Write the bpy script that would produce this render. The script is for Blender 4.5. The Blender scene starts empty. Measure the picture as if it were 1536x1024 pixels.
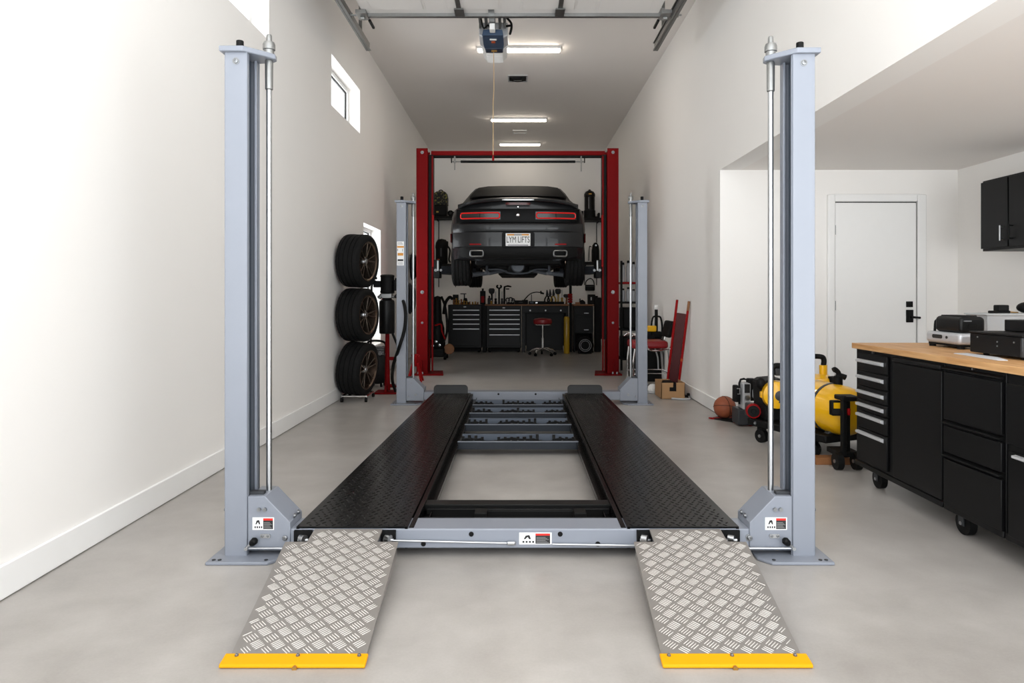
import bpy, bmesh, math, random
from mathutils import Vector, Matrix
random.seed(7)
S = bpy.context.scene
COL = S.collection
PI = math.pi
F, VX, VY, H = 1024.0, 777.0, 440.0, 1.16      # lens (px), vanishing point, eye height

def at(px, py, Y):
    """world point seen at a photo pixel, at distance Y down the garage"""
    return Vector(((px - VX) * Y / F, Y, H - (py - VY) * Y / F))
def lin(c):
    c = c.lstrip('#'); v = [int(c[i:i+2], 16) / 255 for i in (0, 2, 4)]
    return tuple((x / 12.92 if x <= .04045 else ((x + .055) / 1.055) ** 2.4) for x in v)

# ------------------------------------------------------------------ materials
MATS = {}
def mat(name, col, rough=.5, metal=0, emit=None, es=0, var=.06, scale=12, bump=0, bscale=80, coat=0, alpha=None, trans=0, spec=.5):
    if name in MATS: return MATS[name]
    m = bpy.data.materials.new(name); m.use_nodes = True
    nt = m.node_tree; b = nt.nodes['Principled BSDF']
    c = lin(col) if isinstance(col, str) else col
    b.inputs['Roughness'].default_value = rough; b.inputs['Metallic'].default_value = metal
    b.inputs['Coat Weight'].default_value = coat; b.inputs['Specular IOR Level'].default_value = spec
    if trans: b.inputs['Transmission Weight'].default_value = trans
    if alpha is not None: b.inputs['Alpha'].default_value = alpha
    if emit:
        b.inputs['Emission Color'].default_value = (*lin(emit), 1); b.inputs['Emission Strength'].default_value = es
    tc = nt.nodes.new('ShaderNodeTexCoord')
    n = nt.nodes.new('ShaderNodeTexNoise'); n.inputs['Scale'].default_value = scale; n.inputs['Detail'].default_value = 4
    nt.links.new(tc.outputs['Object'], n.inputs['Vector'])
    mx = nt.nodes.new('ShaderNodeMix'); mx.data_type = 'RGBA'
    mx.inputs[6].default_value = (*[x * (1 - var) for x in c], 1); mx.inputs[7].default_value = (*[min(1, x * (1 + var)) for x in c], 1)
    nt.links.new(n.outputs['Fac'], mx.inputs[0]); nt.links.new(mx.outputs[2], b.inputs['Base Color'])
    if bump:
        n2 = nt.nodes.new('ShaderNodeTexNoise'); n2.inputs['Scale'].default_value = bscale; n2.inputs['Detail'].default_value = 3
        nt.links.new(tc.outputs['Object'], n2.inputs['Vector'])
        bp = nt.nodes.new('ShaderNodeBump'); bp.inputs['Strength'].default_value = bump; bp.inputs['Distance'].default_value = .01
        nt.links.new(n2.outputs['Fac'], bp.inputs['Height']); nt.links.new(bp.outputs['Normal'], b.inputs['Normal'])
    MATS[name] = m
    return m

def floor_mat():
    m = bpy.data.materials.new('polished_concrete'); m.use_nodes = True
    nt = m.node_tree; b = nt.nodes['Principled BSDF']; L = nt.links.new
    tc = nt.nodes.new('ShaderNodeTexCoord')
    def noise(sc, det, dist=0):
        n = nt.nodes.new('ShaderNodeTexNoise'); n.inputs['Scale'].default_value = sc; n.inputs['Detail'].default_value = det
        n.inputs['Distortion'].default_value = dist; n.inputs['Roughness'].default_value = .6
        L(tc.outputs['Object'], n.inputs['Vector']); return n
    a, c, d = noise(.8, 4, .2), noise(4, 4, .2), noise(110, 3)
    def math_(op, x, y):
        k = nt.nodes.new('ShaderNodeMath'); k.operation = op
        for i, v in enumerate((x, y)):
            if isinstance(v, (int, float)): k.inputs[i].default_value = v
            else: L(v, k.inputs[i])
        return k.outputs[0]
    s = math_('ADD', math_('MULTIPLY', a.outputs['Fac'], .55), math_('ADD', math_('MULTIPLY', c.outputs['Fac'], .35), math_('MULTIPLY', d.outputs['Fac'], .12)))
    r = nt.nodes.new('ShaderNodeValToRGB')
    r.color_ramp.elements[0].position = .36; r.color_ramp.elements[0].color = (.30, .277, .254, 1)
    r.color_ramp.elements[1].position = .68; r.color_ramp.elements[1].color = (.475, .449, .422, 1)
    L(s, r.inputs[0]); L(r.outputs[0], b.inputs['Base Color'])
    rr = math_('ADD', math_('MULTIPLY', c.outputs['Fac'], .10), .27); L(rr, b.inputs['Roughness'])
    bp = nt.nodes.new('ShaderNodeBump'); bp.inputs['Strength'].default_value = .008; bp.inputs['Distance'].default_value = .01
    return m

def wood_mat():
    m = bpy.data.materials.new('butcher_block'); m.use_nodes = True
    nt = m.node_tree; b = nt.nodes['Principled BSDF']; L = nt.links.new
    tc = nt.nodes.new('ShaderNodeTexCoord'); mp = nt.nodes.new('ShaderNodeMapping'); mp.inputs['Scale'].default_value = (14, 1.2, 14)
    L(tc.outputs['Object'], mp.inputs[0])
    n = nt.nodes.new('ShaderNodeTexNoise'); n.inputs['Scale'].default_value = 3; n.inputs['Detail'].default_value = 6; n.inputs['Distortion'].default_value = .7
    L(mp.outputs[0], n.inputs['Vector'])
    r = nt.nodes.new('ShaderNodeValToRGB')
    r.color_ramp.elements[0].position = .3; r.color_ramp.elements[0].color = (*lin('#b98550'), 1)
    r.color_ramp.elements[1].position = .7; r.color_ramp.elements[1].color = (*lin('#d9ac78'), 1)
    L(n.outputs['Fac'], r.inputs[0]); L(r.outputs[0], b.inputs['Base Color']); b.inputs['Roughness'].default_value = .5
    return m

def camo_mat():
    m = bpy.data.materials.new('mottled_pack_cloth'); m.use_nodes = True
    nt = m.node_tree; b = nt.nodes['Principled BSDF']; L = nt.links.new
    tc = nt.nodes.new('ShaderNodeTexCoord'); n = nt.nodes.new('ShaderNodeTexNoise'); n.inputs['Scale'].default_value = 22; n.inputs['Detail'].default_value = 2
    L(tc.outputs['Object'], n.inputs['Vector'])
    r = nt.nodes.new('ShaderNodeValToRGB'); r.color_ramp.interpolation = 'CONSTANT'
    r.color_ramp.elements[0].color = (.012, .012, .011, 1); r.color_ramp.elements[1].position = .55; r.color_ramp.elements[1].color = (.10, .09, .05, 1)
    e = r.color_ramp.elements.new(.64); e.color = (.20, .20, .03, 1)
    L(n.outputs['Fac'], r.inputs[0]); L(r.outputs[0], b.inputs['Base Color']); b.inputs['Roughness'].default_value = .8
    return m

WALL = mat('white_wall_paint', '#f4f1ed', .75, var=.012, scale=2, bump=.02, bscale=160)
CEIL = mat('ceiling_paint', '#efeae5', .8, var=.012, scale=2)
TRIM = mat('white_trim_paint', '#f3f2f0', .45, var=.01)
FLOOR = floor_mat()
BLUE = mat('blue_grey_enamel', '#848993', .36, var=.03, scale=8, coat=.15)
SLOT = mat('dark_channel_steel', '#39424c', .5, var=.06)
RAILD = mat('shaded_rail', '#242930', .45, var=.06, spec=.3)  # lift enamel darkened: shadow on the cross rails put into the colour
RAILB = mat('shaded_rail_web', '#525a66', .42, var=.05)  # half-dark version for the webs, their shade put into the colour
STEEL = mat('bright_steel', '#b9bbbd', .3, 1)
BOLT = mat('zinc_bolt', '#8f9193', .42, 1, var=.2, scale=60)
ZINC = mat('galvanised_steel', '#959695', .38, .9, var=.12, scale=30)
CHROME = mat('chrome', '#e6e6e6', .08, 1)
TRACK = mat('track_steel', '#6a6a68', .4, .7, var=.15, scale=30)
BLK = mat('black_enamel', '#0c0c0c', .4, var=.1, spec=.25)
TREAD = mat('black_runway_enamel', '#060607', .24, var=.1, spec=.2)
MBLK = mat('matte_black_plastic', '#0a0a0a', .6, var=.12, spec=.2)
CABK = mat('satin_black_cabinet', '#0b0b0c', .45, var=.05, spec=.22)
RUB = mat('tire_rubber', '#0b0b0b', .75, var=.1, spec=.25, bump=.1, bscale=60)
ALU = mat('tread_aluminium', '#97928d', .46, .55, var=.06, scale=18)
ALUB = mat('raised_tread_bar', '#e2dfda', .36, .45, var=.05)  # paler than the plate: reflections put into the bar colour, besides worn polish
YEL = mat('yellow_powder_coat', '#e29a00', .5, var=.02, spec=.2)
RED = mat('red_lift_enamel', '#6e0609', .5, var=.05, spec=.08)
RED2 = mat('bright_red_enamel', '#900c0f', .5, var=.05, spec=.12)
REDV = mat('red_vinyl', '#8a0d14', .38, var=.08)
CREEP = mat('dark_red_board', '#4a1214', .5, var=.1)
ORNG = mat('orange_plastic', '#b0481c', .5)
CAR = mat('charcoal_car_paint', '#1b1c1e', .38, .2, var=.02, coat=.25, spec=.3)
CARB = mat('gloss_black_panel', '#040405', .45, var=.02, spec=.12)
GLASS_D = mat('dark_tinted_glass', '#050506', .55, var=.02, spec=.1)
TAIL = mat('tail_lamp_red', '#b00c0c', .25, emit='#ff1a0c', es=.22)
DRED = mat('dark_red_lens', '#4a0808', .2)
LENS = mat('smoked_lens', '#1a1416', .15)
WHITE = mat('white_plastic', '#ececea', .4, var=.02)
LWHITE = mat('label_white', '#eeeeee', .5, var=.01)
LRED = mat('label_red', '#d8261c', .5, var=.02)
LBLK = mat('label_black', '#191919', .5)
LORG = mat('label_orange', '#d08a1e', .5)
LGRY = mat('label_grey', '#8d8d8d', .5)
LAMP = mat('led_diffuser', '#ffffff', .5, emit='#fff3e2', es=17.5)
WOOD = wood_mat()
WOODD = mat('worn_bench_wood', '#8a5a33', .55, var=.25, scale=9)
CAMO = camo_mat()
BLUP = mat('blue_plastic', '#31455f', .45, var=.06)
BLUD = mat('dark_blue_plastic', '#1d2a3e', .45, var=.06)
GREYP = mat('grey_plastic', '#a9aaac', .4, var=.04)
SILV = mat('silver_plastic', '#c2c4c8', .35, .4, var=.03)
DGREY = mat('dark_grey_plastic', '#2b2d30', .5, var=.08)
CYEL = mat('yellow_tank_paint', '#eeb408', .28, var=.02, coat=.4)
GOLD = mat('mustard_cylinder_paint', '#b08a14', .3, var=.05, coat=.3)
BRASS = mat('brass', '#b58a46', .35, .8, var=.2)
BALL = mat('basketball_leather', '#8f4a2c', .6, var=.15, scale=20, bump=.25, bscale=260)
CARD = mat('cardboard', '#a9825a', .8, var=.07, scale=15)
PAPER = mat('paper', '#d8dade', .7, var=.03)
CORD = mat('natural_cord', '#c8a87c', .8)
FROST = mat('frosted_plastic', '#c6cacd', .35, alpha=.6, var=.02)
ARM = mat('grey_arm_steel', '#4a4e54', .45, .3, var=.1)
BRONZE = mat('dark_bronze_alloy', '#7d6a5c', .25, .9, var=.1)
SPOKE = mat('polished_spoke', '#5f554c', .25, .9, var=.08)
HANDLE = mat('brushed_handle', '#d8d9da', .42, .5, var=.04)
PANE = mat('window_glass', '#ffffff', .02, trans=1, var=0, alpha=.25)
DOORW = mat('garage_door_skin', '#ece9e6', .5, var=.01)
GRVL = mat('outer_concrete', '#a8a39c', .8, var=.08)

# ------------------------------------------------------------------ mesh builder
WL = {}          # world location of every object made here
class MB:
    def __init__(s): s.v = []; s.f = []; s.mi = []; s.m = 0
    def _add(s, vs, fs):
        n = len(s.v); s.v += [Vector(p) for p in vs]; s.f += [[i + n for i in f] for f in fs]; s.mi += [s.m] * len(fs); return s
    def hexa(s, p):
        return s._add(p, [(0,3,2,1),(4,5,6,7),(0,1,5,4),(1,2,6,5),(2,3,7,6),(3,0,4,7)])
    def box(s, x0, x1, y0, y1, z0, z1):
        if x0 > x1: x0, x1 = x1, x0
        if y0 > y1: y0, y1 = y1, y0
        if z0 > z1: z0, z1 = z1, z0
        return s.hexa([(x0,y0,z0),(x1,y0,z0),(x1,y1,z0),(x0,y1,z0),(x0,y0,z1),(x1,y0,z1),(x1,y1,z1),(x0,y1,z1)])
    def quad(s, *p): return s._add(p, [tuple(range(len(p)))])
    def prism(s, pts, d):
        """closed 3d polygon pushed along vector d"""
        d = Vector(d); n = len(pts); a = [Vector(p) for p in pts]
        fs = [tuple(range(n - 1, -1, -1)), tuple(range(n, 2 * n))] + [(i, (i + 1) % n, n + (i + 1) % n, n + i) for i in range(n)]
        return s._add(a + [p + d for p in a], fs)
    def tube(s, path, r, n=8, cap=True, closed=False):
        P = [Vector(p) for p in path]; k = len(P); R = r if isinstance(r, (list, tuple)) else [r] * k
        vs = []; prev = None
        for i, p in enumerate(P):
            if closed: t = P[(i + 1) % k] - P[i - 1]
            else: t = P[min(i + 1, k - 1)] - P[max(i - 1, 0)]
            if t.length < 1e-9: t = Vector((0, 0, 1))
            t.normalize()
            if prev is None:
                u = t.cross(Vector((0, 0, 1)))
                if u.length < .05: u = t.cross(Vector((1, 0, 0)))
            else:
                u = prev - t * prev.dot(t)
                if u.length < 1e-5: u = t.cross(Vector((1, 0, 0)))
            u.normalize(); prev = u.copy(); w = t.cross(u)
            for j in range(n):
                a = 2 * PI * j / n; vs.append(p + (u * math.cos(a) + w * math.sin(a)) * R[i])
        fs = []
        for i in range(k if closed else k - 1):
            a, b = i * n, ((i + 1) % k) * n
            for j in range(n): fs.append((a + j, a + (j + 1) % n, b + (j + 1) % n, b + j))
        if cap and not closed: fs += [tuple(range(n - 1, -1, -1)), tuple(range((k - 1) * n, k * n))]
        return s._add(vs, fs)
    def cyl(s, a, b, r, n=16, r2=None): return s.tube([a, b], [r, r if r2 is None else r2], n)
    def lathe(s, c, prof, axis=(0, 0, 1), n=24, cap=True):
        """profile of (radius, height along axis)"""
        c = Vector(c); t = Vector(axis).normalized(); u = t.cross(Vector((0, 1, 0)))
        if u.length < .05: u = t.cross(Vector((1, 0, 0)))
        u.normalize(); w = t.cross(u); vs = []
        for r, h in prof:
            for j in range(n):
                a = 2 * PI * j / n; vs.append(c + t * h + (u * math.cos(a) + w * math.sin(a)) * max(r, 1e-4))
        k = len(prof); fs = []
        for i in range(k - 1):
            for j in range(n): fs.append((i*n + j, i*n + (j+1) % n, (i+1)*n + (j+1) % n, (i+1)*n + j))
        if cap and prof[0][0] > 1e-3: fs.append(tuple(range(n - 1, -1, -1)))
        if cap and prof[-1][0] > 1e-3: fs.append(tuple(range((k-1)*n, k*n)))
        return s._add(vs, fs)
    def ball(s, c, r, n=20, sq=(1, 1, 1)):
        k = n // 2; c = Vector(c); vs = []; fs = []
        for i in range(k + 1):
            a = PI * i / k
            for j in range(n):
                b = 2 * PI * j / n
                vs.append(c + Vector((r*sq[0]*math.sin(a)*math.cos(b), r*sq[1]*math.sin(a)*math.sin(b), -r*sq[2]*math.cos(a))))
        for i in range(k):
            for j in range(n): fs.append((i*n + j, i*n + (j+1) % n, (i+1)*n + (j+1) % n, (i+1)*n + j))
        return s._add(vs, fs)
    def loft(s, rings, cap=True, closed=True):
        n = len(rings[0]); vs = [p for r in rings for p in r]; fs = []
        for i in range(len(rings) - 1):
            for j in range(n if closed else n - 1):
                fs.append((i*n + j, i*n + (j+1) % n, (i+1)*n + (j+1) % n, (i+1)*n + j))
        if cap and closed: fs += [tuple(range(n - 1, -1, -1)), tuple(range((len(rings)-1)*n, len(rings)*n))]
        return s._add(vs, fs)
    def xf(s, M, start=0):
        for i in range(start, len(s.v)): s.v[i] = M @ s.v[i]
        return s
    def build(s, name, m, parent=None, bev=0, smooth=35, seg=2, sub=0):
        off = WL[parent.name] if parent else Vector()
        me = bpy.data.meshes.new(name)
        me.from_pydata([tuple(p - off) for p in s.v], [], s.f); me.update()
        bm = bmesh.new(); bm.from_mesh(me); bmesh.ops.remove_doubles(bm, verts=bm.verts, dist=1e-6)
        bmesh.ops.recalc_face_normals(bm, faces=bm.faces); bm.to_mesh(me); bm.free()
        for x in (m if isinstance(m, (list, tuple)) else [m]): me.materials.append(x)
        if len(me.polygons) == len(s.mi): me.polygons.foreach_set('material_index', s.mi)
        for p in me.polygons: p.use_smooth = True
        if smooth < 180: me.set_sharp_from_angle(angle=math.radians(smooth))
        o = bpy.data.objects.new(name, me); COL.objects.link(o)
        if parent: o.parent = parent
        if parent is None:
            pass
        if sub:
            sb = o.modifiers.new('sub', 'SUBSURF'); sb.levels = sub; sb.render_levels = sub
        if bev:
            b = o.modifiers.new('bevel', 'BEVEL'); b.width = bev; b.segments = seg; b.limit_method = 'ANGLE'; b.angle_limit = math.radians(40)
            b.harden_normals = False
        WL[o.name] = off.copy()
        return o

def each(mb, name, m, parent, **k):
    """every separate piece in the builder becomes a part of its own"""
    par = list(range(len(mb.v)))
    def find(a):
        while par[a] != a: par[a] = par[par[a]]; a = par[a]
        return a
    for f in mb.f:
        for i in f[1:]: par[find(i)] = find(f[0])
    isl = {}
    for f in mb.f: isl.setdefault(find(f[0]), []).append(f)
    out = []
    for fs in isl.values():
        ids = sorted({i for f in fs for i in f}); mp = {a: b for b, a in enumerate(ids)}; q = MB()
        q._add([mb.v[i] for i in ids], [[mp[i] for i in f] for f in fs]); out.append(q.build(name, m, parent, **k))
    return out
def tag(o, label, cat, group=None):
    o['label'] = label; o['category'] = cat
    if group: o['group'] = group
    return o
def thing(name, label, cat, loc=(0, 0, 0), group=None):
    o = bpy.data.objects.new(name, None); COL.objects.link(o); o.location = loc; o.empty_display_size = .1
    WL[o.name] = Vector(loc); return tag(o, label, cat, group)
def lab(o, t): o['label'] = t; return o
def struct(o): o['kind'] = 'structure'; return o
def stuff(o): o['kind'] = 'stuff'; return o
def copy_tree(o, parent=None):
    c = o.copy(); COL.objects.link(c)
    if parent: c.parent = parent
    for ch in list(o.children): copy_tree(ch, c)
    return c
def text(name, body, size, loc, m, parent, sx=1, rot=(PI/2, 0, 0), ext=.0006, bold=0):
    cu = bpy.data.curves.new(name, 'FONT'); cu.body = body; cu.size = size; cu.align_x = 'CENTER'; cu.align_y = 'CENTER'; cu.extrude = ext; cu.offset = bold
    cu.materials.append(m); tmp = bpy.data.objects.new(name+'_outline', cu); COL.objects.link(tmp); bpy.context.view_layer.update()
    me = bpy.data.meshes.new_from_object(tmp.evaluated_get(bpy.context.evaluated_depsgraph_get())); bpy.data.objects.remove(tmp); bpy.data.curves.remove(cu)
    o = bpy.data.objects.new(name, me); COL.objects.link(o); o.parent = parent
    o.location = Vector(loc) - WL[parent.name]; o.rotation_euler = rot; o.scale = (sx, 1, 1); WL[o.name] = Vector(loc); return o
def arc(c, r, a0, a1, n=12, plane='xz'):
    out = []
    for i in range(n + 1):
        a = math.radians(a0 + (a1 - a0) * i / n); u, v = r * math.cos(a), r * math.sin(a)
        out.append(Vector(c) + (Vector((u, 0, v)) if plane == 'xz' else Vector((u, v, 0)) if plane == 'xy' else Vector((0, u, v))))
    return out
def rrect(x0, x1, z0, z1, r, n=5):
    pts = []
    for cx, cz, a in ((x1-r, z1-r, 0), (x0+r, z1-r, 90), (x0+r, z0+r, 180), (x1-r, z0+r, 270)):
        for i in range(n + 1):
            t = math.radians(a + 90 * i / n); pts.append((cx + r*math.cos(t), cz + r*math.sin(t)))
    return pts
def spline(pts, n=8):
    P = [Vector(p) for p in pts]; P = [2*P[0]-P[1]] + P + [2*P[-1]-P[-2]]; out = []
    for i in range(1, len(P) - 2):
        for k in range(n):
            t = k / n; a, b, c, d = P[i-1], P[i], P[i+1], P[i+2]
            out.append(.5*((2*b) + (c-a)*t + (2*a-5*b+4*c-d)*t*t + (3*b-a-3*c+d)*t**3))
    out.append(P[-2]); return out

# ------------------------------------------------------------------ room
XL, XR, YB, ZC, Y0 = -1.96, 1.93, 15.2, 4.34, .3
YA, XA, ZA = 6.52, 4.2, 2.34           # alcove: back wall, right wall, ceiling
struct(MB().box(XL-.3, XA+.3, -1.2, YB+.3, -.2, 0).build('floor', FLOOR))
struct(MB().box(XL-.3, XR+.2, Y0, YB+.3, ZC, ZC+.2).build('ceiling', CEIL))
struct(MB().box(XL-.3, XR+.2, YB, YB+.3, 0, ZC).build('wall_back', WALL))

WINS = [(4.07, 5.37, 3.15, 3.68), (7.17, 8.47, 3.14, 3.68), (8.66, 9.74, .45, 2.06)]
TH = .30
def holed_wall(holes):
    ys = sorted({Y0, YB} | {h[0] for h in holes} | {h[1] for h in holes}); zs = sorted({0, ZC} | {h[2] for h in holes} | {h[3] for h in holes})
    m = MB()
    for a, b in zip(ys, ys[1:]):
        for c, d in zip(zs, zs[1:]):
            if any(h[0] <= a and b <= h[1] and h[2] <= c and d <= h[3] for h in holes): continue
            for x in (XL, XL - TH): m.quad((x, a, c), (x, b, c), (x, b, d), (x, a, d))
    for y0, y1, z0, z1 in holes + [(Y0, YB, 0, ZC)]:
        m.quad((XL,y0,z0),(XL,y1,z0),(XL-TH,y1,z0),(XL-TH,y0,z0)); m.quad((XL,y0,z1),(XL,y1,z1),(XL-TH,y1,z1),(XL-TH,y0,z1))
        m.quad((XL,y0,z0),(XL,y0,z1),(XL-TH,y0,z1),(XL-TH,y0,z0)); m.quad((XL,y1,z0),(XL,y1,z1),(XL-TH,y1,z1),(XL-TH,y1,z0))
    return m
struct(holed_wall(WINS).build('wall_left', WALL))
for i, (y0, y1, z0, z1) in enumerate(WINS):
    w = MB(); a, b = XL - .20, XL - .14; t = .045
    w.box(a, b, y0, y1, z0, z0+t).box(a, b, y0, y1, z1-t, z1).box(a, b, y0, y0+t, z0+t, z1-t).box(a, b, y1-t, y1, z0+t, z1-t)
    o = struct(w.build('window_%d' % (i+1), TRIM, bev=.004))
    g = MB(); q = .012; a, b = a + .015, b - .02
    g.box(a, b, y0+t, y1-t, z0+t, z0+t+q).box(a, b, y0+t, y1-t, z1-t-q, z1-t).box(a, b, y0+t, y0+t+q, z0+t+q, z1-t-q).box(a, b, y1-t-q, y1-t, z0+t+q, z1-t-q)
    if i: g.build('window_gasket', MBLK, o)
    MB().box(a+.012, a+.018, y0+t+q, y1-t-q, z0+t+q, z1-t-q).build('window_pane', PANE, o)
m = MB(); m.box(XR, XR+.2, YA, YB, 0, ZC); m.box(XR, XR+.2, Y0, YA, ZA, ZC)
struct(m.build('wall_right', WALL))
struct(MB().box(XR+.2, XA+.3, YA, YA+.2, 0, ZA+.2).build('wall_alcove_back', WALL))
struct(MB().box(XA, XA+.3, Y0, YA, 0, ZA+.2).build('wall_alcove_right', WALL))
struct(MB().box(XR+.2, XA, Y0, YA, ZA, ZA+.2).build('ceiling_alcove', CEIL))
def base(name, *b):
    return struct(MB().box(*b).build(name, TRIM, bev=.006))
base('baseboard_left', XL, XL+.016, Y0, YB, .004, .135)
base('baseboard_right', XR-.016, XR, YA, YB, .004, .135)
base('baseboard_alcove', XR+.01, 2.93, YA-.016, YA, .004, .135)
base('baseboard_back', XL+.02, XR-.02, YB-.016, YB, .004, .135)
# alcove door
dx0, dx1, dz = 3.02, 3.795, 2.03
d = MB().box(dx0+.002, dx1-.002, YA-.018, YA-.002, .01, dz-.006).build('door_1', TRIM, bev=.003); struct(d)
c = MB(); w = .072
c.box(dx0-w, dx0-.004, YA-.03, YA-.001, 0, dz+w).box(dx1+.006, dx1+w+.02, YA-.03, YA-.001, 0, dz+w).box(dx0-.004, dx1+.006, YA-.03, YA-.001, dz+.004, dz+w)
struct(c.build('trim_1', TRIM, bev=.008))
s = MB().box(dx0-.004, dx1+.006, YA-.004, YA-.0005, 0, dz+.004); struct(s.build('trim_2', LBLK))
hx = at(1363, 472, YA).x
b = MB().box(hx-.036, hx+.03, YA-.03, YA-.012, .885, 1.005); b.cyl((hx+.01, YA-.012, .935), (hx+.01, YA-.07, .935), .012, 10); b.cyl((hx+.01, YA-.065, .935), (hx+.075, YA-.065, .93), .011, 10)
b.build('door_handle', MBLK, d, bev=.004)
b = MB().box(hx-.035, hx+.025, YA-.03, YA-.012, 1.03, 1.085).cyl((hx-.005, YA-.03, 1.057), (hx-.005, YA-.036, 1.057), .012, 14); b.build('deadbolt', MBLK, d, bev=.004)
h = MB()
for z in (1.72, .3, 1.0): h.cyl((dx0-.001, YA-.018, z), (dx0-.001, YA-.018, z+.09), .008, 8)
each(h, 'door_hinge', ZINC, d)

# ------------------------------------------------------------------ overhead garage door, tracks, opener
zd = H + 2.69
def door_panel(y0, y1):
    m = MB(); m.box(-1.50, 1.36, y0, y1, zd+.02, zd+.065)
    n = 4
    for i in range(n):
        a = -1.5 + 2.86*i/n + .09; b = -1.5 + 2.86*(i+1)/n - .09
        for k, (e, zz) in enumerate(((0, .020), (.025, .012))):
            x0, x1, p, q = a+e, b-e, y0+.10+e, y1-.10-e
            if k == 0: m.box(x0, x1, p, q, zd+zz-.004, zd+zz+.001)
            else: m.box(x0, x1, p, q, zd+zz-.004, zd+.017)
    return m
gd = thing('garage_door', 'white sectional garage door, open and lying level under the ceiling', 'garage door', (0, 4.6, zd))
yy = 6.62
for i in range(6):
    door_panel(yy-.60, yy-.004).build('door_section', DOORW, gd, bev=.004); yy -= .60
st = MB()
st.prism([(-1.50, 6.60, zd-.012), (-1.50, 6.60, zd+.07), (-1.50, 6.645, zd+.07), (-1.50, 6.66, zd+.045), (-1.50, 6.645, zd+.03), (-1.50, 6.66, zd+.005), (-1.50, 6.645, zd-.012)], (2.92, 0, 0))
st.build('bottom_strut', ZINC, gd)
for x in (-1.50, 1.42):
    hb = MB().box(x-.05, x+.05, 6.50, 6.68, zd-.02, zd+.015); hb.cyl((x-.02, 6.6, zd-.03), (x+.02, 6.6, zd-.03), .02); hb.build('corner_bracket', ZINC, gd, bev=.003)
    sg = 1 if x > 0 else -1
    MB().cyl((x, 6.60, zd), (x+sg*.16, 6.60, zd), .008, 10).cyl((x+sg*.10, 6.60, zd), (x+sg*.13, 6.60, zd), .022, 12).build('track_roller', ZINC, gd)
    MB().box(x-sg*.05-.012, x-sg*.05+.012, 6.66, 6.86, zd-.035, zd-.012).build('lift_handle', MBLK, gd, bev=.004)
for x in (-.56, .40):
    MB().box(x-.022, x+.022, 3.1, 6.60, zd-.002, zd+.02).box(x-.045, x+.045, 6.44, 6.60, zd-.012, zd+.0).build('stile_hinge', TRACK, gd, bev=.002)
for sg, x, lbl in ((-1, -1.63, 'grey steel garage door track along the wall with the windows'), (1, 1.50, 'grey steel garage door track along the wall above the alcove')):
    t = thing('door_track', lbl, 'door track', (x, 5, zd))
    m = MB(); 
    m.box(x-.012, x+.012, 2.2, 7.45, zd-.035, zd+.04)
    m.build('track_web', TRACK, t)
    MB().box(x-.026, x-.006, 2.2, 7.45, zd-.045, zd-.028).box(x-.026, x-.006, 2.2, 7.45, zd+.036, zd+.048).box(x-.002, x+.026, 2.2, 7.45, zd-.045, zd-.036).build('track_lip', TRACK, t)
    MB().box(x+sg*.015, x+sg*.045, 2.2, 7.47, zd+.04, zd+.075).build('angle_iron', TRACK, t)
    hg = MB()
    hg.box(x+sg*.02, x+sg*.05, 7.2, 7.23, zd+.07, ZC).box(x+sg*.02, x+sg*.05, 4.5, 4.53, zd+.07, ZC); each(hg, 'hanger', TRACK, t)

ox = at(741, 60, 7.3).x; zo = H + 2.62
op = thing('garage_door_opener', 'blue and white garage door opener hanging from the ceiling', 'garage door opener', (ox, 7.3, zo))
def taper(y0, y1, w0, w1, z0, z1, ch):
    r = []
    for y, w in ((y0, w0), (y1, w1)):
        r.append([(ox-w, y, z1), (ox-w, y, z0+ch), (ox-w+ch*1.3, y, z0), (ox+w-ch*1.3, y, z0), (ox+w, y, z0+ch), (ox+w, y, z1)])
    return MB().loft(r)
taper(7.10, 7.40, .15, .155, zo+.02, zo+.2, .05).build('opener_body', SILV, op, bev=.012)
r = []
for y, w, zz in ((6.93, .108, .0), (7.2, .11, .0), (7.42, .095, .004)): r.append([(ox-w, y, zo+zz), (ox+w, y, zo+zz), (ox+w*.9, y, zo+.06), (ox-w*.9, y, zo+.06)])
MB().loft(r).build('blue_cover', BLUP, op, bev=.006)
MB().box(ox-.095, ox+.095, 7.30, 7.425, zo-.008, zo+.05).build('blue_end_panel', BLUD, op, bev=.01)
taper(7.38, 7.78, .145, .13, zo-.004, zo+.17, .06).build('light_lens', WHITE, op, bev=.012)
m = MB()
for i in range(9): m.box(ox-.09, ox+.09, 7.46+i*.032, 7.47+i*.032, zo-.008, zo-.003)
each(m, 'lens_rib', TRIM, op)
MB().box(ox-.035, ox+.035, 7.03, 7.06, zo-.006, zo+.001).build('white_badge', WHITE, op, bev=.002)
MB().box(ox-.02, ox+.02, 7.09, 7.13, zo-.012, zo+.001).build('orange_button', ORNG, op, bev=.004)
MB().box(ox-.03, ox+.03, 7.34, 7.37, zo-.016, zo-.007).build('brass_label', BRASS, op, bev=.002)
MB().box(ox-.03, ox+.03, 2.6, 6.98, zo+.08, zo+.13).build('drive_rail', ZINC, op, bev=.004)
MB().box(ox-.028, ox+.028, 6.80, 6.90, zo+.01, zo+.075).build('trolley', WHITE, op, bev=.008)
m = MB()
for dx in (-.13, -.07, .07, .12): m.box(ox+dx-.012, ox+dx+.012, 6.99, 7.02, zo+.1, ZC); m.box(ox+dx-.014, ox+dx+.014, 6.84, 7.2, zo+.15, zo+.2)
each(m, 'hanging_bracket', TRACK, op, bev=.002)
MB().tube(spline([(ox+.13, 7.0, zo+.22), (ox+.19, 6.95, zo+.12), (ox+.175, 6.95, zo+.02), (ox+.19, 6.98, zo+.11), (ox+.14, 7.05, zo+.14)]), .012, 8).build('power_cord', MBLK, op)
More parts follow.
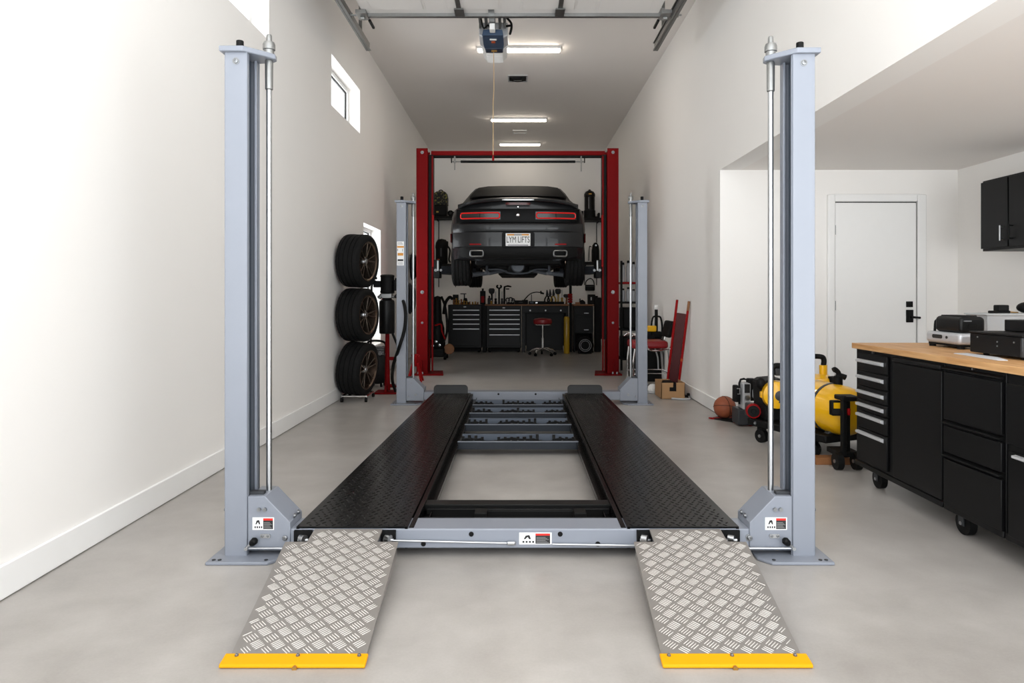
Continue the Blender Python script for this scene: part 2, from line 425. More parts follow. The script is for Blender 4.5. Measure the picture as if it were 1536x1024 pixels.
MB().tube(spline([(ox-.12, 6.86, zo+.17), (ox-.09, 6.84, zo+.04), (ox-.05, 6.9, zo+.09), (ox-.03, 6.98, zo+.1)]), .009, 8).build('cable', MBLK, op)
cz = H + (VY - 233) * 7.38 / F
pc = thing('pull_cord', 'thin tan release cord with red grip hanging from the door opener', 'cord', (ox, 7.38, zo))
MB().tube(spline([(ox-.006, 7.38, zo-.009), (ox-.004, 7.38, zo-.4), (ox-.011, 7.38, (zo+cz)/2), (ox-.012, 7.38, cz)]), .0045, 6).build('cord_strand', CORD, pc)
MB().lathe((ox-.012, 7.38, cz-.055), [(0, 0), (.012, 0), (.013, .02), (.005, .06), (0, .065)], n=10).build('red_grip', RED2, pc)

# ceiling fixtures
for (a, b, y), lbl in zip(((717, 840, 76), (737, 819, 181), (750, 810, 217.5)),
        ('bright linear ceiling light half hidden behind the door opener', 'bright linear ceiling light in the middle, between the two ceiling vents and the red lift', 'bright linear ceiling light just above the red lift crossbeam, farthest back')):
    Y = (ZC - .04 - H) * F / (VY - y); x0, x1 = at(a, y, Y).x, at(b, y, Y).x
    t = thing('ceiling_light', lbl, 'ceiling light', ((x0+x1)/2, Y, ZC), 'linear lights on the ceiling')
    MB().box(x0-.01, x1+.01, Y-.06, Y+.06, ZC-.03, ZC-.001).build('housing', WHITE, t, bev=.004)
    MB().box(x0, x1, Y-.045, Y+.045, ZC-.05, ZC-.031).build('diffuser', mat('led_diffuser_%d' % y, '#ffffff', .5, emit='#fff3e2', es=46 if y < 100 else 26 if y < 200 else 12), t, bev=.008)
for a, b, y, lbl in ((762, 791, 117, 'dark recessed ceiling vent nearest the door opener'), (769, 790, 197, 'small flat ceiling vent between the two farther lights')):
    Y = (ZC - H) * F / (VY - y); x0, x1 = at(a, y, Y).x, at(b, y, Y).x
    t = thing('ceiling_vent', lbl, 'vent', ((x0+x1)/2, Y, ZC))
    hd = .15 if y < 150 else .12
    m = MB(); q = .018
    m.box(x0, x1, Y-hd, Y-hd+q, ZC-.015, ZC-.001).box(x0, x1, Y+hd-q, Y+hd, ZC-.015, ZC-.001).box(x0, x0+q, Y-hd+q, Y+hd-q, ZC-.015, ZC-.001).box(x1-q, x1, Y-hd+q, Y+hd-q, ZC-.015, ZC-.001)
    m.build('vent_frame', GREYP if y < 150 else WHITE, t)
    if y < 150:
        MB().box(x0+q, x1-q, Y-hd+q, Y+hd-q, ZC-.006, ZC-.001).build('vent_cavity', DGREY, t)
        m = MB(); xm = (x0+x1)/2; hw = (x1-x0)/2 - q
        for k in range(2): 
            yk = Y + (-.03 + k*.07)
            m.tube([(xm-hw, yk, ZC-.012), (xm-hw*.6, yk+.03, ZC-.02), (xm, yk+.045, ZC-.024), (xm+hw*.6, yk+.03, ZC-.02), (xm+hw, yk, ZC-.012)], .009, 6)
        each(m, 'vent_blade', MBLK, t)
        MB().box(xm-.06, xm+.06, Y+.08, Y+.115, ZC-.02, ZC-.006).build('vent_lever', WHITE, t)
    else:
        MB().box(x0+q, x1-q, Y-hd+q, Y+hd-q, ZC-.008, ZC-.001).build('vent_panel', CEIL, t)

# ------------------------------------------------------------------ blue-grey four-post lift
lift = thing('four_post_lift', 'blue-grey four-post car lift with black treadplate runways and aluminium ramps', 'car lift', (0, 5, 0))
def warning_label(x0, x1, z0, z1, y, parent, flip=False):
    """small bordered safety sticker: pictogram left, black panel with a red head right"""
    o = MB().box(x0, x1, y-.0012, y, z0, z1).build('warning_label', LWHITE, parent, bev=.0008)
    w, hh = x1-x0, z1-z0; xm = x0 + w*.5
    MB().box(xm, x1-w*.05, y-.0018, y-.0012, z0+hh*.07, z1-hh*.24).build('label_panel', LBLK, o)
    MB().box(xm, x1-w*.05, y-.0018, y-.0012, z1-hh*.24, z1-hh*.07).build('label_header', LRED, o)
    m = MB()
    for k in range(6): m.box(xm+w*.03, x1-w*(.09+.05*(k % 3)), y-.0022, y-.0018, z0+hh*(.14+.09*k), z0+hh*(.17+.09*k))
    m.build('label_lettering', LGRY, o)
    m = MB(); X = lambda u: x0 + w*u; Z = lambda v: z0 + hh*v
    m.prism([(X(.14), y-.0012, Z(.45)), (X(.2), y-.0012, Z(.75)), (X(.3), y-.0012, Z(.8)), (X(.33), y-.0012, Z(.72)), (X(.36), y-.0012, Z(.45)), (X(.31), y-.0012, Z(.45)), (X(.26), y-.0012, Z(.64)), (X(.19), y-.0012, Z(.45))], (0, -.0008, 0))
    for u in (.1, .2, .3, .4): m.box(X(u), X(u+.06), y-.002, y-.0012, Z(.15), Z(.3))
    m.build('label_pictogram', LBLK, o)
    return o
def bolt(m, c, r=.011, d=(0, -1, 0), h=.009):
    m.lathe(Vector(c), [(r*1.3, 0), (r*1.3, .002), (r*.9, .0022), (r*.86, h*.8), (r*.6, h), (r*.4, h), (r*.35, h*.6), (0, h*.6)], axis=Vector(d), n=12)

def make_post(sg, xo, yf, ztop, front):
    """sg -1 left/+1 right; xo outer x of the post; yf its front face"""
    xi = xo - sg*.098; dp = .15; t = .012
    X = lambda u: xo - sg*u            # u metres inward from the outer face
    m = MB()
    m.box(X(0), X(.098), yf, yf+t, .008, ztop).box(X(0), X(t), yf+t, yf+dp-t, .008, ztop).box(X(0), X(.098), yf+dp-t, yf+dp, .008, ztop)
    m.box(X(.086), X(.098), yf+t, yf+.028, .008, ztop).box(X(.086), X(.098), yf+dp-.04, yf+dp-t, .008, ztop)
    p = m.build('post', BLUE, lift, bev=.0035)
    MB().box(X(.02), X(.075), yf+.03, yf+dp-.045, .02, ztop-.01).build('ladder_bar', SLOT, p)
    # base plate
    bx0, bx1 = X(-.052), X(.245)
    pl = [(bx0, yf-.075), (X(.215), yf-.075), (X(.26), yf-.02), (X(.26), yf+dp+.05), (bx0, yf+dp+.05)]
    MB().prism([(a, b, .0) for a, b in pl], (0, 0, .014)).build('base_plate', BLUE, p, bev=.004)
    a = MB()
    for q, r_ in ((X(-.025), yf-.05), (X(.20), yf-.05), (X(-.025), yf+dp+.02), (X(.0), yf-.05)):
        a.cyl((q, r_, .012), (q, r_, .017), .008, 10)
    each(a, 'anchor_hole', DGREY, p)
    # top plate and its fittings
    tp = [(X(-.018), yf-.02), (X(.085), yf-.02), (X(.16), yf+.055), (X(.19), yf+.09), (X(.185), yf+.125), (X(.16), yf+.145), (X(.0), yf+dp+.02), (X(-.018), yf+dp+.02)]
    MB().prism([(a, b, ztop-.004) for a, b in tp], (0, 0, .024)).build('top_plate', BLUE, p, bev=.004)
    MB().cyl((X(.047), yf+.05, ztop+.02), (X(.047), yf+.05, ztop+.065), .016, 16).build('rubber_stop', MBLK, p, bev=.003)
    a = MB(); bolt(a, (X(.05), yf, ztop-.042), .012); bolt(a, (X(-.0), yf+.05, ztop-.055), .012, (sg, 0, 0)); bolt(a, (X(0), yf+.05, .20), .011, (sg, 0, 0), .022)
    each(a, 'post_bolt', BOLT, p)
    rx, ry = X(.158), yf+.10
    MB().cyl((rx, ry, .24), (rx, ry, ztop-.005), .0125, 14).build('lifting_rod', STEEL, p)
    MB().lathe((rx, ry, ztop+.02), [(.022, 0), (.022, .02), (.027, .022), (.027, .045), (.023, .056), (.013, .06), (.012, .085), (.010, .09)], n=18).build('rod_nut', ZINC, p)
    MB().lathe((rx, ry, ztop-.14), [(.0135, 0), (.017, .004), (.018, .13), (.015, .136)], n=16).build('rod_sleeve', ZINC, p)
    # carriage housing at the end of the cross beam
    hx0, hx1 = X(.099), X(.285); hz0, hz1 = .035, .272; c = .105
    pr = [(hx0, hz0), (hx1, hz0), (hx1, hz1-.115), (hx0-sg*.075, hz1), (hx0, hz1)]
    h = MB().prism([(a, yf+.005, b) for a, b in pr], (0, .165, 0)).build('carriage_housing', BLUE, lift, bev=.003)
    MB().box(hx0+sg*.003, X(.16), yf+.03, yf+.06, hz1-.004, hz1+.014).build('slide_block', DGREY, h, bev=.002)
    a = MB()
    if front:
        lx0, lx1 = (X(.12), X(.215)) if sg < 0 else (X(.218), X(.122))
        warning_label(min(lx0, lx1), max(lx0, lx1), .125, .180, yf+.005, h)
        m2 = MB(); z = .100
        m2.prism([(a_, yf+.005, b_) for a_, b_ in rrect(min(X(.155), X(.20)), max(X(.155), X(.20)), z-.009, z+.009, .008)], (0, -.006, 0))
        m2.build('latch_plate', STEEL, h)
        bolt(a, (X(.165), yf, z), .005, h=.006); bolt(a, (X(.19), yf, z), .005, h=.006); a.cyl((X(.15), yf+.005, .215), (X(.15), yf-.003, .215), .009, 10); a.cyl((X(.175), yf+.005, .215), (X(.175), yf-.003, .215), .009, 10)
        hd = MB(); p0 = Vector((X(.105), yf-.012, .055)); p1 = Vector((X(.145), yf-.02, .092))
        hd.tube([p0 + (p1-p0)*.35, p0 + (p1-p0)*.5, p0 + (p1-p0)*.85, p1], [.008, .014, .016, .010], 12)
        g = hd.build('release_handle', MBLK, h)
        MB().cyl(p0, p0 + (p1-p0)*.4, .007, 10).cyl((X(.100), yf-.01, .05), (X(.36), yf-.014, .052), .0045, 8).cyl((X(.1), yf+.004, .05), (X(.1), yf-.02, .05), .008, 10).build('release_rod', STEEL, g)
    else:
        a.cyl((X(.20), yf+.005, .10), (X(.20), yf-.004, .10), .014, 12); a.cyl((X(.15), yf+.005, .22), (X(.15), yf-.002, .22), .006, 8)
        a.cyl((X(.12), yf+.005, .08), (X(.12), yf-.01, .08), .008, 8)
    bolt(a, (hx1, yf+.06, .17), .009, (-sg, 0, 0)); bolt(a, (hx1, yf+.11, .17), .009, (-sg, 0, 0))
    each(a, 'housing_bolt', BOLT, h)
    return p, hx1
YF, YR = 2.985, 7.15
ZT = H + (VY - 77) * YF / F
FRONT_L, FRONT_R, REAR_L, REAR_R = -1.283, 1.30, -1.271, 1.355
_, fl = make_post(-1, FRONT_L, YF, ZT, True); _, fr = make_post(1, FRONT_R, YF, ZT-.008, True)
pl_, rl = make_post(-1, REAR_L, YR, H + (VY-303)*YR/F, False); _, rr = make_post(1, REAR_R, YR, H + (VY-303)*YR/F, False)
# instruction sticker on the rear left post
x0, z1 = at(595.5, 362, YR).x, at(595, 362, YR).z; x1, z0 = at(606, 398, YR).x, at(606, 398, YR).z
il = MB().box(x0, x1, YR-.0015, YR, z0, z1).build('instruction_label', LWHITE, pl_)
w = x1-x0; hh = z1-z0
def strip(nm, m, a, b, c=.06, d=.94): MB().box(x0+w*c, x0+w*d, YR-.0022, YR-.0015, z0+hh*a, z0+hh*b).build(nm, m, il)
strip('label_header', LORG, .74, .81, .02, .98); strip('label_band', LORG, .41, .52, .1, .9); strip('label_bar', LBLK, .18, .26, .1, .9)
m = MB()
for k in range(4): m.box(x0+w*.1, x0+w*(.9-.06*k), YR-.0022, YR-.0015, z0+hh*(.86+.03*k), z0+hh*(.873+.03*k)); m.box(x0+w*.1, x0+w*.85, YR-.0022, YR-.0015, z0+hh*(.03+.03*k), z0+hh*(.042+.03*k))
m.box(x0+w*.05, x0+w*.15, YR-.0022, YR-.0015, z0+hh*.6, z0+hh*.7); m.box(x0+w*.75, x0+w*.85, YR-.0022, YR-.0015, z0+hh*.58, z0+hh*.69)
m.build('label_lettering', LGRY, il)

# cross beams
ZBM = .128
def beam(xa, xb, y, front):
    m = MB(); pts = [(y+.01, .042), (y+.16, .042), (y+.16, ZBM), (y+.01, ZBM)]
    m.prism([(xa, a, b) for a, b in pts], (xb-xa, 0, 0))
    o = m.build('cross_beam', BLUE, lift, bev=.006)
    h = MB()
    for px_, pz in ((-.205, .105), (.185, .105), (-.415, .062), (.35, .062)):
        if front or abs(px_) < .3: h.cyl((px_, y+.012, pz), (px_, y+.008, pz), .011, 14)
    each(h, 'beam_hole', MBLK, o)
    return o
fb = beam(fl-.002, fr+.002, YF, True); rb = beam(rl-.002, rr+.002, YR, False)
warning_label(.005, .148, .060, .112, YF+.009, fb)
for xa, xb in ((-.98, -.90), (-.60, -.535), (.52, .585), (.89, .97)):       # black hinge pockets either side of the ramp necks
    q = MB().box(xa, xb, YF-.002, YF+.012, .058, ZBM-.004).build('hinge_pocket', MBLK, fb)
    a = MB(); xm = (xa+xb)/2; a.cyl((xm-.01, YF+.0, .092), (xm+.012, YF-.014, .092), .017, 12); a.cyl((xm-.02, YF-.006, .085), (xm+.025, YF-.006, .085), .007, 8); a.build('hinge_pin', STEEL, q)
a = MB(); bolt(a, (-1.02, YF+.01, .09), .013, h=.014); bolt(a, (1.015, YF+.01, .09), .013, h=.012); each(a, 'beam_bolt', BOLT, fb)
MB().cyl((-.575, YF-.004, .083), (-.03, YF-.004, .070), .0045, 8).lathe((-.03, YF-.004, .070), [(.004, -.02), (.009, -.015), (.009, .015), (.004, .02)], axis=(1, 0, 0), n=10).build('release_rod', STEEL, fb)
MB().cyl((.15, YF-.004, .066), (.52, YF-.004, .060), .0045, 8).build('release_rod', STEEL, fb)

# runways (plate, edge flanges, raised lozenges)
ZR = .137; RY0, RY1 = YF+.012, 7.02
def runway(sg, xo0, xo1, xi):
    m = MB(); t = .012
    def xo(y): return sg*(xo0 + (xo1-xo0)*(y-RY0)/(RY1-RY0))
    I = sg*xi
    def slab(ua, ub, z0, z1, y0=RY0, y1=RY1):
        P = lambda u, y: I + (xo(y)-I)*u
        a = [(P(ua, y0), y0), (P(ub, y0), y0), (P(ub, y1), y1), (P(ua, y1), y1)]
        m.hexa([(p[0], p[1], z0) for p in a] + [(p[0], p[1], z1) for p in a])
    slab(0, 1, ZR-.006, ZR); slab(0, .025, ZR-.095, ZR-.006); slab(.975, 1, ZR-.095, ZR-.006); slab(.3, .32, ZR-.08, ZR-.006, RY0+.2, RY1-.2); slab(.7, .72, ZR-.08, ZR-.006, RY0+.2, RY1-.2)
    m.m = 0
    # raised tread lozenges in alternating directions
    j = 0; y = RY0 + .02
    while y < RY1 - .03:
        w = abs(xo(y) - I); n = 13
        for i in range(n):
            cx = I + sg*(.02 + (w-.04)*(i + (.5 if j % 2 else 0))/n)
            if abs(cx-I) > w-.015: continue
            an = PI/4 if (i + j) % 2 else -PI/4
            L, W = .0125, .0042; ca, sa = math.cos(an), math.sin(an)
            R = lambda u, v, z: (cx + u*ca - v*sa, y + u*sa + v*ca, z)
            zt = ZR + .0022
            m._add([R(-L, 0, ZR), R(-L*.4, -W, ZR), R(L*.4, -W, ZR), R(L, 0, ZR), R(L*.4, W, ZR), R(-L*.4, W, ZR), R(-L*.5, 0, zt), R(L*.5, 0, zt)],
                   [(0,1,6), (1,2,7,6), (2,3,7), (3,4,7), (4,5,6,7), (5,0,6)])
        j += 1; y += .030
    o = m.build('runway', TREAD, lift)
    # inner ledge rail
    r = MB(); r.box(sg*(xi-.004), sg*(xi-.026), RY0+.01, RY1-.02, ZR-.07, ZR-.006); r.box(sg*(xi-.026), sg*(xi-.062), RY0+.03, RY1-.02, ZR-.085, ZR-.062); r.box(sg*(xi-.058), sg*(xi-.064), RY0+.03, RY1-.02, ZR-.062, ZR-.045)
    r.build('jack_rail', TREAD, lift, bev=.002)
    # wheel stop plate
    xa, xb = (at(651, 580, RY1).x, at(702, 580, RY1).x) if sg < 0 else (at(851, 580, RY1).x, at(903, 580, RY1).x)
    p = rrect(xa, xb, ZR-.07, ZR+.085, .035); st = MB().prism([(a, RY1-.05 + (b-ZR+.07)*.22, b) for a, b in p], (0, .012, 0)).build('wheel_stop', BLK, lift, bev=.002)
    return o
runway(-1, .973, .872, .485); runway(1, .970, .880, .480)
# front black cross member and its cable sheaves
m = MB(); m.box(-.485, .485, YF+.17, YF+.25, .045, .075).box(-.47, .47, 3.38, 3.46, .085, .115).box(-.45, .45, 3.36, 3.375, .04, .10)
m.box(-.47, .47, YF+.25, YF+.255, .045, .1)
fc = m.build('front_cross_member', BLK, lift, bev=.003)
MB().box(-.16, .28, 3.34, 3.355, .055, .098).box(-.21, -.15, 3.28, 3.36, .05, .105).box(.27, .33, 3.28, 3.36, .05, .105).build('cable_guard', MBLK, fc, bev=.004)
m = MB()
for x in (-.43, -.40, .40, .43): bolt(m, (x, YF+.25, .075), .010)
each(m, 'member_bolt', BOLT, fc)
for i, Y in enumerate((4.88, 5.52, 6.05, 6.50)):        # rear cross rails with the hanging lift-pad hardware
    hw = .432
    m = MB(); m.box(-hw, hw, Y, Y+.012, .045, .098).box(-hw, hw, Y+.012, Y+.055, .086, .098).box(-hw, hw, Y+.012, Y+.055, .045, .053)
    r = m.build('cross_rail', RAILD, lift, bev=.003)
    MB().box(-hw, hw, Y-.001, Y+.010, .098, .102).build('rail_edge', BLUE, r)
    MB().box(-hw+.01, hw-.01, Y+.056, Y+.185, .046, .052).build('drip_tray', MBLK, r)
    q = MB(); yb = Y+.16
    q.box(-hw+.02, hw-.02, yb+.03, yb+.05, .06, .115)
    q.build('back_web', RAILB, r)
    q = MB()
    for cx, w in ((-.33, .07), (0, .14), (.33, .07)):
        q.box(cx-w*1.25, cx+w*1.25, Y+.06, Y+.12, .070, .088)
        nk = 7 if w > .1 else 4
        for k in range(nk):
            u = cx - w + 2*w*k/(nk-1); rr = random.uniform(.018, .032)
            if random.random() < .55: q.cyl((u-.010, Y+.09, .088+rr*.5), (u+.010, Y+.09, .088+rr*.5), rr, 14)
            else: q.lathe((u, Y+.09, .085), [(rr*1.1, 0), (rr*1.1, .014), (rr*.5, .018), (rr*.45, .018+rr*.5), (0, .02+rr*.5)], n=12)
        q.prism([(cx-w*1.5, Y+.07, .080), (cx-w*.8, Y+.07, .108), (cx-w*.2, Y+.07, .114), (cx+w*.3, Y+.07, .104), (cx+w*.8, Y+.07, .110), (cx+w*1.5, Y+.07, .080)], (0, .010, 0))
    q.build('pulley_block', MBLK, r)
    q = MB()
    for cx in (-.32, -.05, .0, .05, .32): bolt(q, (cx, Y+.06, .09), .007)
    q.cyl((-.40, Y+.075, .086), (.40, Y+.075, .086), .005, 8)
    each(q, 'rail_bolt', BOLT, r)
    q = MB().box(-.22, -.13, Y+.06, Y+.10, .075, .088).box(.13, .22, Y+.06, Y+.10, .075, .088).build('wear_pad', CARD, r, bev=.002)

# aluminium ramps
def ramp(sg, xo_t, xi_t, xo_b, xi_b, nk0, nk1):
    yt, yb = 2.88, 2.135; zt, zb = .113, .016
    zat = lambda y: zb + (zt-zb)*(y-yb)/(yt-yb)
    def X(u, y):            # u 0 inner .. 1 outer
        k = (yt-y)/(yt-yb); a = xi_t + (xi_b-xi_t)*k; b = xo_t + (xo_b-xo_t)*k; return a + (b-a)*u
    t = .007; m = MB()
    y1 = 2.158
    m.hexa([(X(0, y1), y1, zat(y1)-t), (X(1, y1), y1, zat(y1)-t), (X(1, yt), yt, zt-t), (X(0, yt), yt, zt-t), (X(0, y1), y1, zat(y1)), (X(1, y1), y1, zat(y1)), (X(1, yt), yt, zt), (X(0, yt), yt, zt)])
    yn = YF+.005; zn = ZBM+.001
    m.hexa([(nk0, yt, zt-t), (nk1, yt, zt-t), (nk1, yn, zn-t), (nk0, yn, zn-t), (nk0, yt, zt), (nk1, yt, zt), (nk1, yn, zn), (nk0, yn, zn)])
    for u in (.02, .98):        # stiffening flanges
        m.hexa([(X(u, y1+.1)-.003, y1+.1, zat(y1+.1)-.016), (X(u, y1+.1)+.003, y1+.1, zat(y1+.1)-.016), (X(u, yt)+.003, yt, zt-.07), (X(u, yt)-.003, yt, zt-.07), (X(u, y1+.1)-.003, y1+.1, zat(y1+.1)-.004), (X(u, y1+.1)+.003, y1+.1, zat(y1+.1)-.004), (X(u, yt)+.003, yt, zt-.004), (X(u, yt)-.003, yt, zt-.004)])
    m.m = 1
    # five-bar tread, lattice turned 45 degrees
    cell = .047; cx0 = (xo_t + xi_t)/2; cy0 = (yt+yb)/2
    for i in range(-16, 17):
        for j in range(-16, 17):
            u, v = i*cell, j*cell
            cx = cx0 + (u-v)*math.sqrt(.5); cy = cy0 + (u+v)*math.sqrt(.5)
            an = PI/4 if (i+j) % 2 else -PI/4
            for k in range(5):
                o = (k-2)*.0090
                bx, by = cx - o*math.sin(an), cy + o*math.cos(an)
                L, W = .0185 - .0008*abs(k-2), .0016
                ends = [(bx + s_*L*math.cos(an), by + s_*L*math.sin(an)) for s_ in (-1, 1)]
                ok = True
                for ex, ey in ends:
                    if ey < y1+.004 or ey > yn-.006: ok = False
                    elif ey > yt-.004:
                        if not (min(nk0, nk1)+.006 < ex < max(nk0, nk1)-.006): ok = False
                    else:
                        a_, b_ = sorted((X(0, ey), X(1, ey)))
                        if not (a_+.006 < ex < b_-.006): ok = False
                if not ok: continue
                zz = lambda y: zat(y) if y < yt else zt + (zn-zt)*(y-yt)/(yn-yt)
                ca, sa = math.cos(an), math.sin(an)
                R = lambda p, q, h: (bx + p*ca - q*sa, by + p*sa + q*ca, zz(by + p*sa + q*ca) + h)
                m._add([R(-L, 0, .0), R(-L*.75, -W, 0), R(L*.75, -W, 0), R(L, 0, 0), R(L*.75, W, 0), R(-L*.75, W, 0), R(-L*.8, 0, .0011), R(L*.8, 0, .0011)],
                       [(0,1,6), (1,2,7,6), (2,3,7), (3,4,7), (4,5,6,7), (5,0,6)])
    o = m.build('ramp', [ALU, ALUB], lift)
    # yellow toe
    y0 = 2.108; pr = [(y1+.004, zat(y1)+.003), (y1+.004, zat(y1)-.008), (y0+.01, .0005), (y0, .003), (y0+.002, .013)]
    e = .018
    q = MB().loft([[(X(0, y1)-(-1 if sg > 0 else 1)*0 - sg*0 + (-sg)*e*.3, a, b) for a, b in pr], [(X(1, y1)+sg*e, a, b) for a, b in pr]])
    ye = lab(q.build('toe_strip', YEL, o, bev=.003), 'yellow toe strip along the ramp foot')
    a = MB()
    for u in (.05, .5, .95): bolt(a, (X(u, y1), y1-.008, zat(y1)+.0015), .005, (0, -.12, 1), .006)
    each(a, 'toe_screw', BOLT, ye)
    MB().cyl((X(.5, y0), y0+.004, .004), (X(.5, y0), y0-.006, .004), .008, 10).build('rivet', BRASS, ye)
    return o
ramp(-1, -.982, -.505, -.905, -.478, -.890, -.594)
ramp(1, .963, .489, .893, .452, .885, .575)

# ------------------------------------------------------------------ red two-post lift
Y2 = 9.72
rlift = thing('two_post_lift', 'red two-post car lift holding the dark car up', 'car lift', (0, Y2, 0))
ZT2 = H + (VY-222)*Y2/F
def red_post(sg, a, b, c):
    xa, xb, xc = at(a, 0, Y2).x, at(b, 0, Y2).x, at(c, 0, Y2).x       # outer edge, face inner edge, carriage edge
    m = MB(); dp = .30; t = .015
    m.box(xa, xb, Y2, Y2+t, .015, ZT2).box(xa, xa - sg*t, Y2+t, Y2+dp, .015, ZT2).box(xa, xb, Y2+dp-t, Y2+dp, .015, ZT2)
    m.box(xb, xb+sg*t, Y2+t, Y2+.07, .015, ZT2-.03).box(xb, xb+sg*t, Y2+dp-.07, Y2+dp-t, .015, ZT2-.03)
    p = m.build('column', RED, rlift, bev=.006)
    x_in = at(666 if sg < 0 else 891, 0, Y2).x; x_out = at(622 if sg < 0 else 932, 0, Y2).x
    MB().prism([(x_out, Y2-.09, 0), (x_in, Y2-.09, 0), (x_in + sg*.06, Y2+.4, 0), (x_out, Y2+.4, 0)], (0, 0, .02)).build('base_plate', RED, p, bev=.004)
    a_ = MB()
    for z, r in ((ZT2-.06, .018), (H-.0 -(438-VY)*Y2/F - .0, .02), (H-(484-VY)*Y2/F, .013)): bolt(a_, ((xa+xb)/2, Y2, z), r, h=.02)
    for dx in (.03, .09): bolt(a_, (xb - sg*-dx if False else xa - sg*dx, Y2-.05, .02), .016, (0, 0, 1), .03)
    each(a_, 'column_bolt', BOLT, p)
    m = MB(); xs = xa - sg*.07; m.prism([(xs-.012, Y2-.001, .02), (xs+.012, Y2-.001, .02), (xs+.012, Y2-.001, .2), (xs, Y2-.001, .22), (xs-.012, Y2-.001, .2)], (0, -.02, 0)); m.build('gusset', RED, p, bev=.003)
    # sliding carriage inside the column, darker, plus its red slide cover
    MB().box(xb - sg*-.0 + sg*.0 - sg*.005, xc + sg*.005, Y2+.07, Y2+.24, .5, ZT2-.08).build('carriage', MBLK, p)
    MB().box(xc, xc - sg*-.022, Y2+.05, Y2+.075, .05, ZT2-.10).build('slide_rail', RED, p)
    MB().box(xc - sg*.012, xc + sg*.012, Y2+.02, Y2+.08, H-(400-VY)*Y2/F, H-(322-VY)*Y2/F).build('slide_cover', RED2, p, bev=.003)
    # swing arms
    za = H-(404-VY)*Y2/F
    for k, ye in enumerate((10.75, 12.0)):
        tip = Vector((sg*.70, ye, za+.01)); r0 = Vector((xc - sg*.03, Y2+.2, za))
        d = (tip-r0).normalized(); nrm = Vector((-d.y, d.x, 0)).normalized()
        q = MB()
        for (f0, f1, w, hh) in ((0, .6, .075, .055), (.5, 1, .055, .04)):
            A = r0 + (tip-r0)*f0; B = r0 + (tip-r0)*f1
            q.hexa([A - nrm*w - Vector((0,0,hh)), A + nrm*w - Vector((0,0,hh)), B + nrm*w - Vector((0,0,hh)), B - nrm*w - Vector((0,0,hh)), A - nrm*w + Vector((0,0,hh)), A + nrm*w + Vector((0,0,hh)), B + nrm*w + Vector((0,0,hh)), B - nrm*w + Vector((0,0,hh))])
        ar = q.build('swing_arm', ARM, rlift, bev=.006)
        MB().cyl(tip, tip + Vector((0, 0, .14)), .035, 16).cyl(tip + Vector((0, 0, .14)), tip + Vector((0, 0, .17)), .06, 16).build('lift_pad', MBLK, ar)
    q = MB(); cxx = xc - sg*.075
    q.box(xc - sg*.01, xc - sg*.10, Y2+.02, Y2+.26, za-.12, za+.14)
    cr = q.build('arm_carriage', MBLK, rlift, bev=.01)
    q = MB().box(cxx-.012, cxx+.012, Y2-.0, Y2+.022, za-.02, za+.13); q.build('steel_guard', ZINC, cr, bev=.004)
    a_ = MB(); bolt(a_, (cxx + sg*.035, Y2+.02, za-.01), .016, h=.02); bolt(a_, (cxx - sg*.04, Y2+.02, za-.01), .014, h=.02); each(a_, 'carriage_bolt', BOLT, cr)
    return xc
red_post(-1, 625, 641.5, 649); red_post(1, 928, 911, 904)
zb = H-(227.5-VY)*Y2/F
MB().box(at(645, 0, Y2).x, at(909, 0, Y2).x, Y2+.1, Y2+.22, zb-.03, zb+.035).build('crossbeam', RED, rlift, bev=.008)
MB().box(at(648, 0, Y2).x, at(906, 0, Y2).x, Y2+.11, Y2+.21, zb-.05, zb-.03).build('crossbeam_channel', MBLK, rlift)
zs = H-(240-VY)*Y2/F
sb = MB().cyl((at(690, 0, Y2).x, Y2+.12, zs), (at(864, 0, Y2).x, Y2+.12, zs), .018, 12).build('safety_bar', MBLK, rlift)
for sx, s_ in ((681, -1), (873, 1)):
    X = at(sx, 0, Y2).x
    q = MB(); q.cyl((X, Y2+.12, zb-.04), (X, Y2+.12, zs-.14 if s_ > 0 else zs-.12), .007, 8); q.cyl((X, Y2+.12, zb-.04), (X, Y2+.12, zs-.02), .014, 8); q.cyl((X+s_*.05, Y2+.12, zs), (X - s_*.12, Y2+.12, zs), .009, 8)
    q.build('bar_hanger', ZINC, rlift)
    MB().box(X+s_*.04, X+s_*.055, Y2+.11, Y2+.14, zs-.015, zb-.04).build('bar_bracket', MBLK, rlift)

# ------------------------------------------------------------------ wheels (shared builder, axis +x, centred on the origin)
def tire_mesh(R, W, rim):
    m = MB(); prof = []
    hw = W/2
    def side(sg):
        return [(rim, sg*hw*.86), (rim+.008, sg*hw*.94), ((R+rim)/2, sg*hw*.985), (R-.03, sg*hw*.95), (R-.010, sg*hw*.88), (R-.002, sg*hw*.80)]
    prof += side(-1)
    g = [-.56, -.2, .2, .56]
    for c in g: prof += [(R, hw*(c-.045)), (R-.011, hw*(c-.03)), (R-.011, hw*(c+.03)), (R, hw*(c+.045))]
    prof += side(1)[::-1]
    m.lathe((0, 0, 0), prof, axis=(1, 0, 0), n=64, cap=False)
    return m
def tread_blocks(R, W):
    m = MB(); hw = W/2
    for k in range(44):
        a = 2*PI*k/44
        for x0, x1, sh in ((-.86, -.62, .0), (-.5, -.26, .07), (.26, .5, -.07), (.62, .86, .0)):
            def Q(x, da, r): return (x*hw, r*math.sin(a+da), r*math.cos(a+da))
            d = .028; r1, r0 = R+.0015, R-.006
            rr_ = lambda x: R-.004 if abs(x) > .8 else R+.0015
            m.hexa([Q(x0, -d, r0), Q(x1, -d+sh, r0), Q(x1, d+sh, r0), Q(x0, d, r0), Q(x0, -d, rr_(x0)), Q(x1, -d+sh, rr_(x1)), Q(x1, d+sh, rr_(x1)), Q(x0, d, rr_(x0))])
    return m
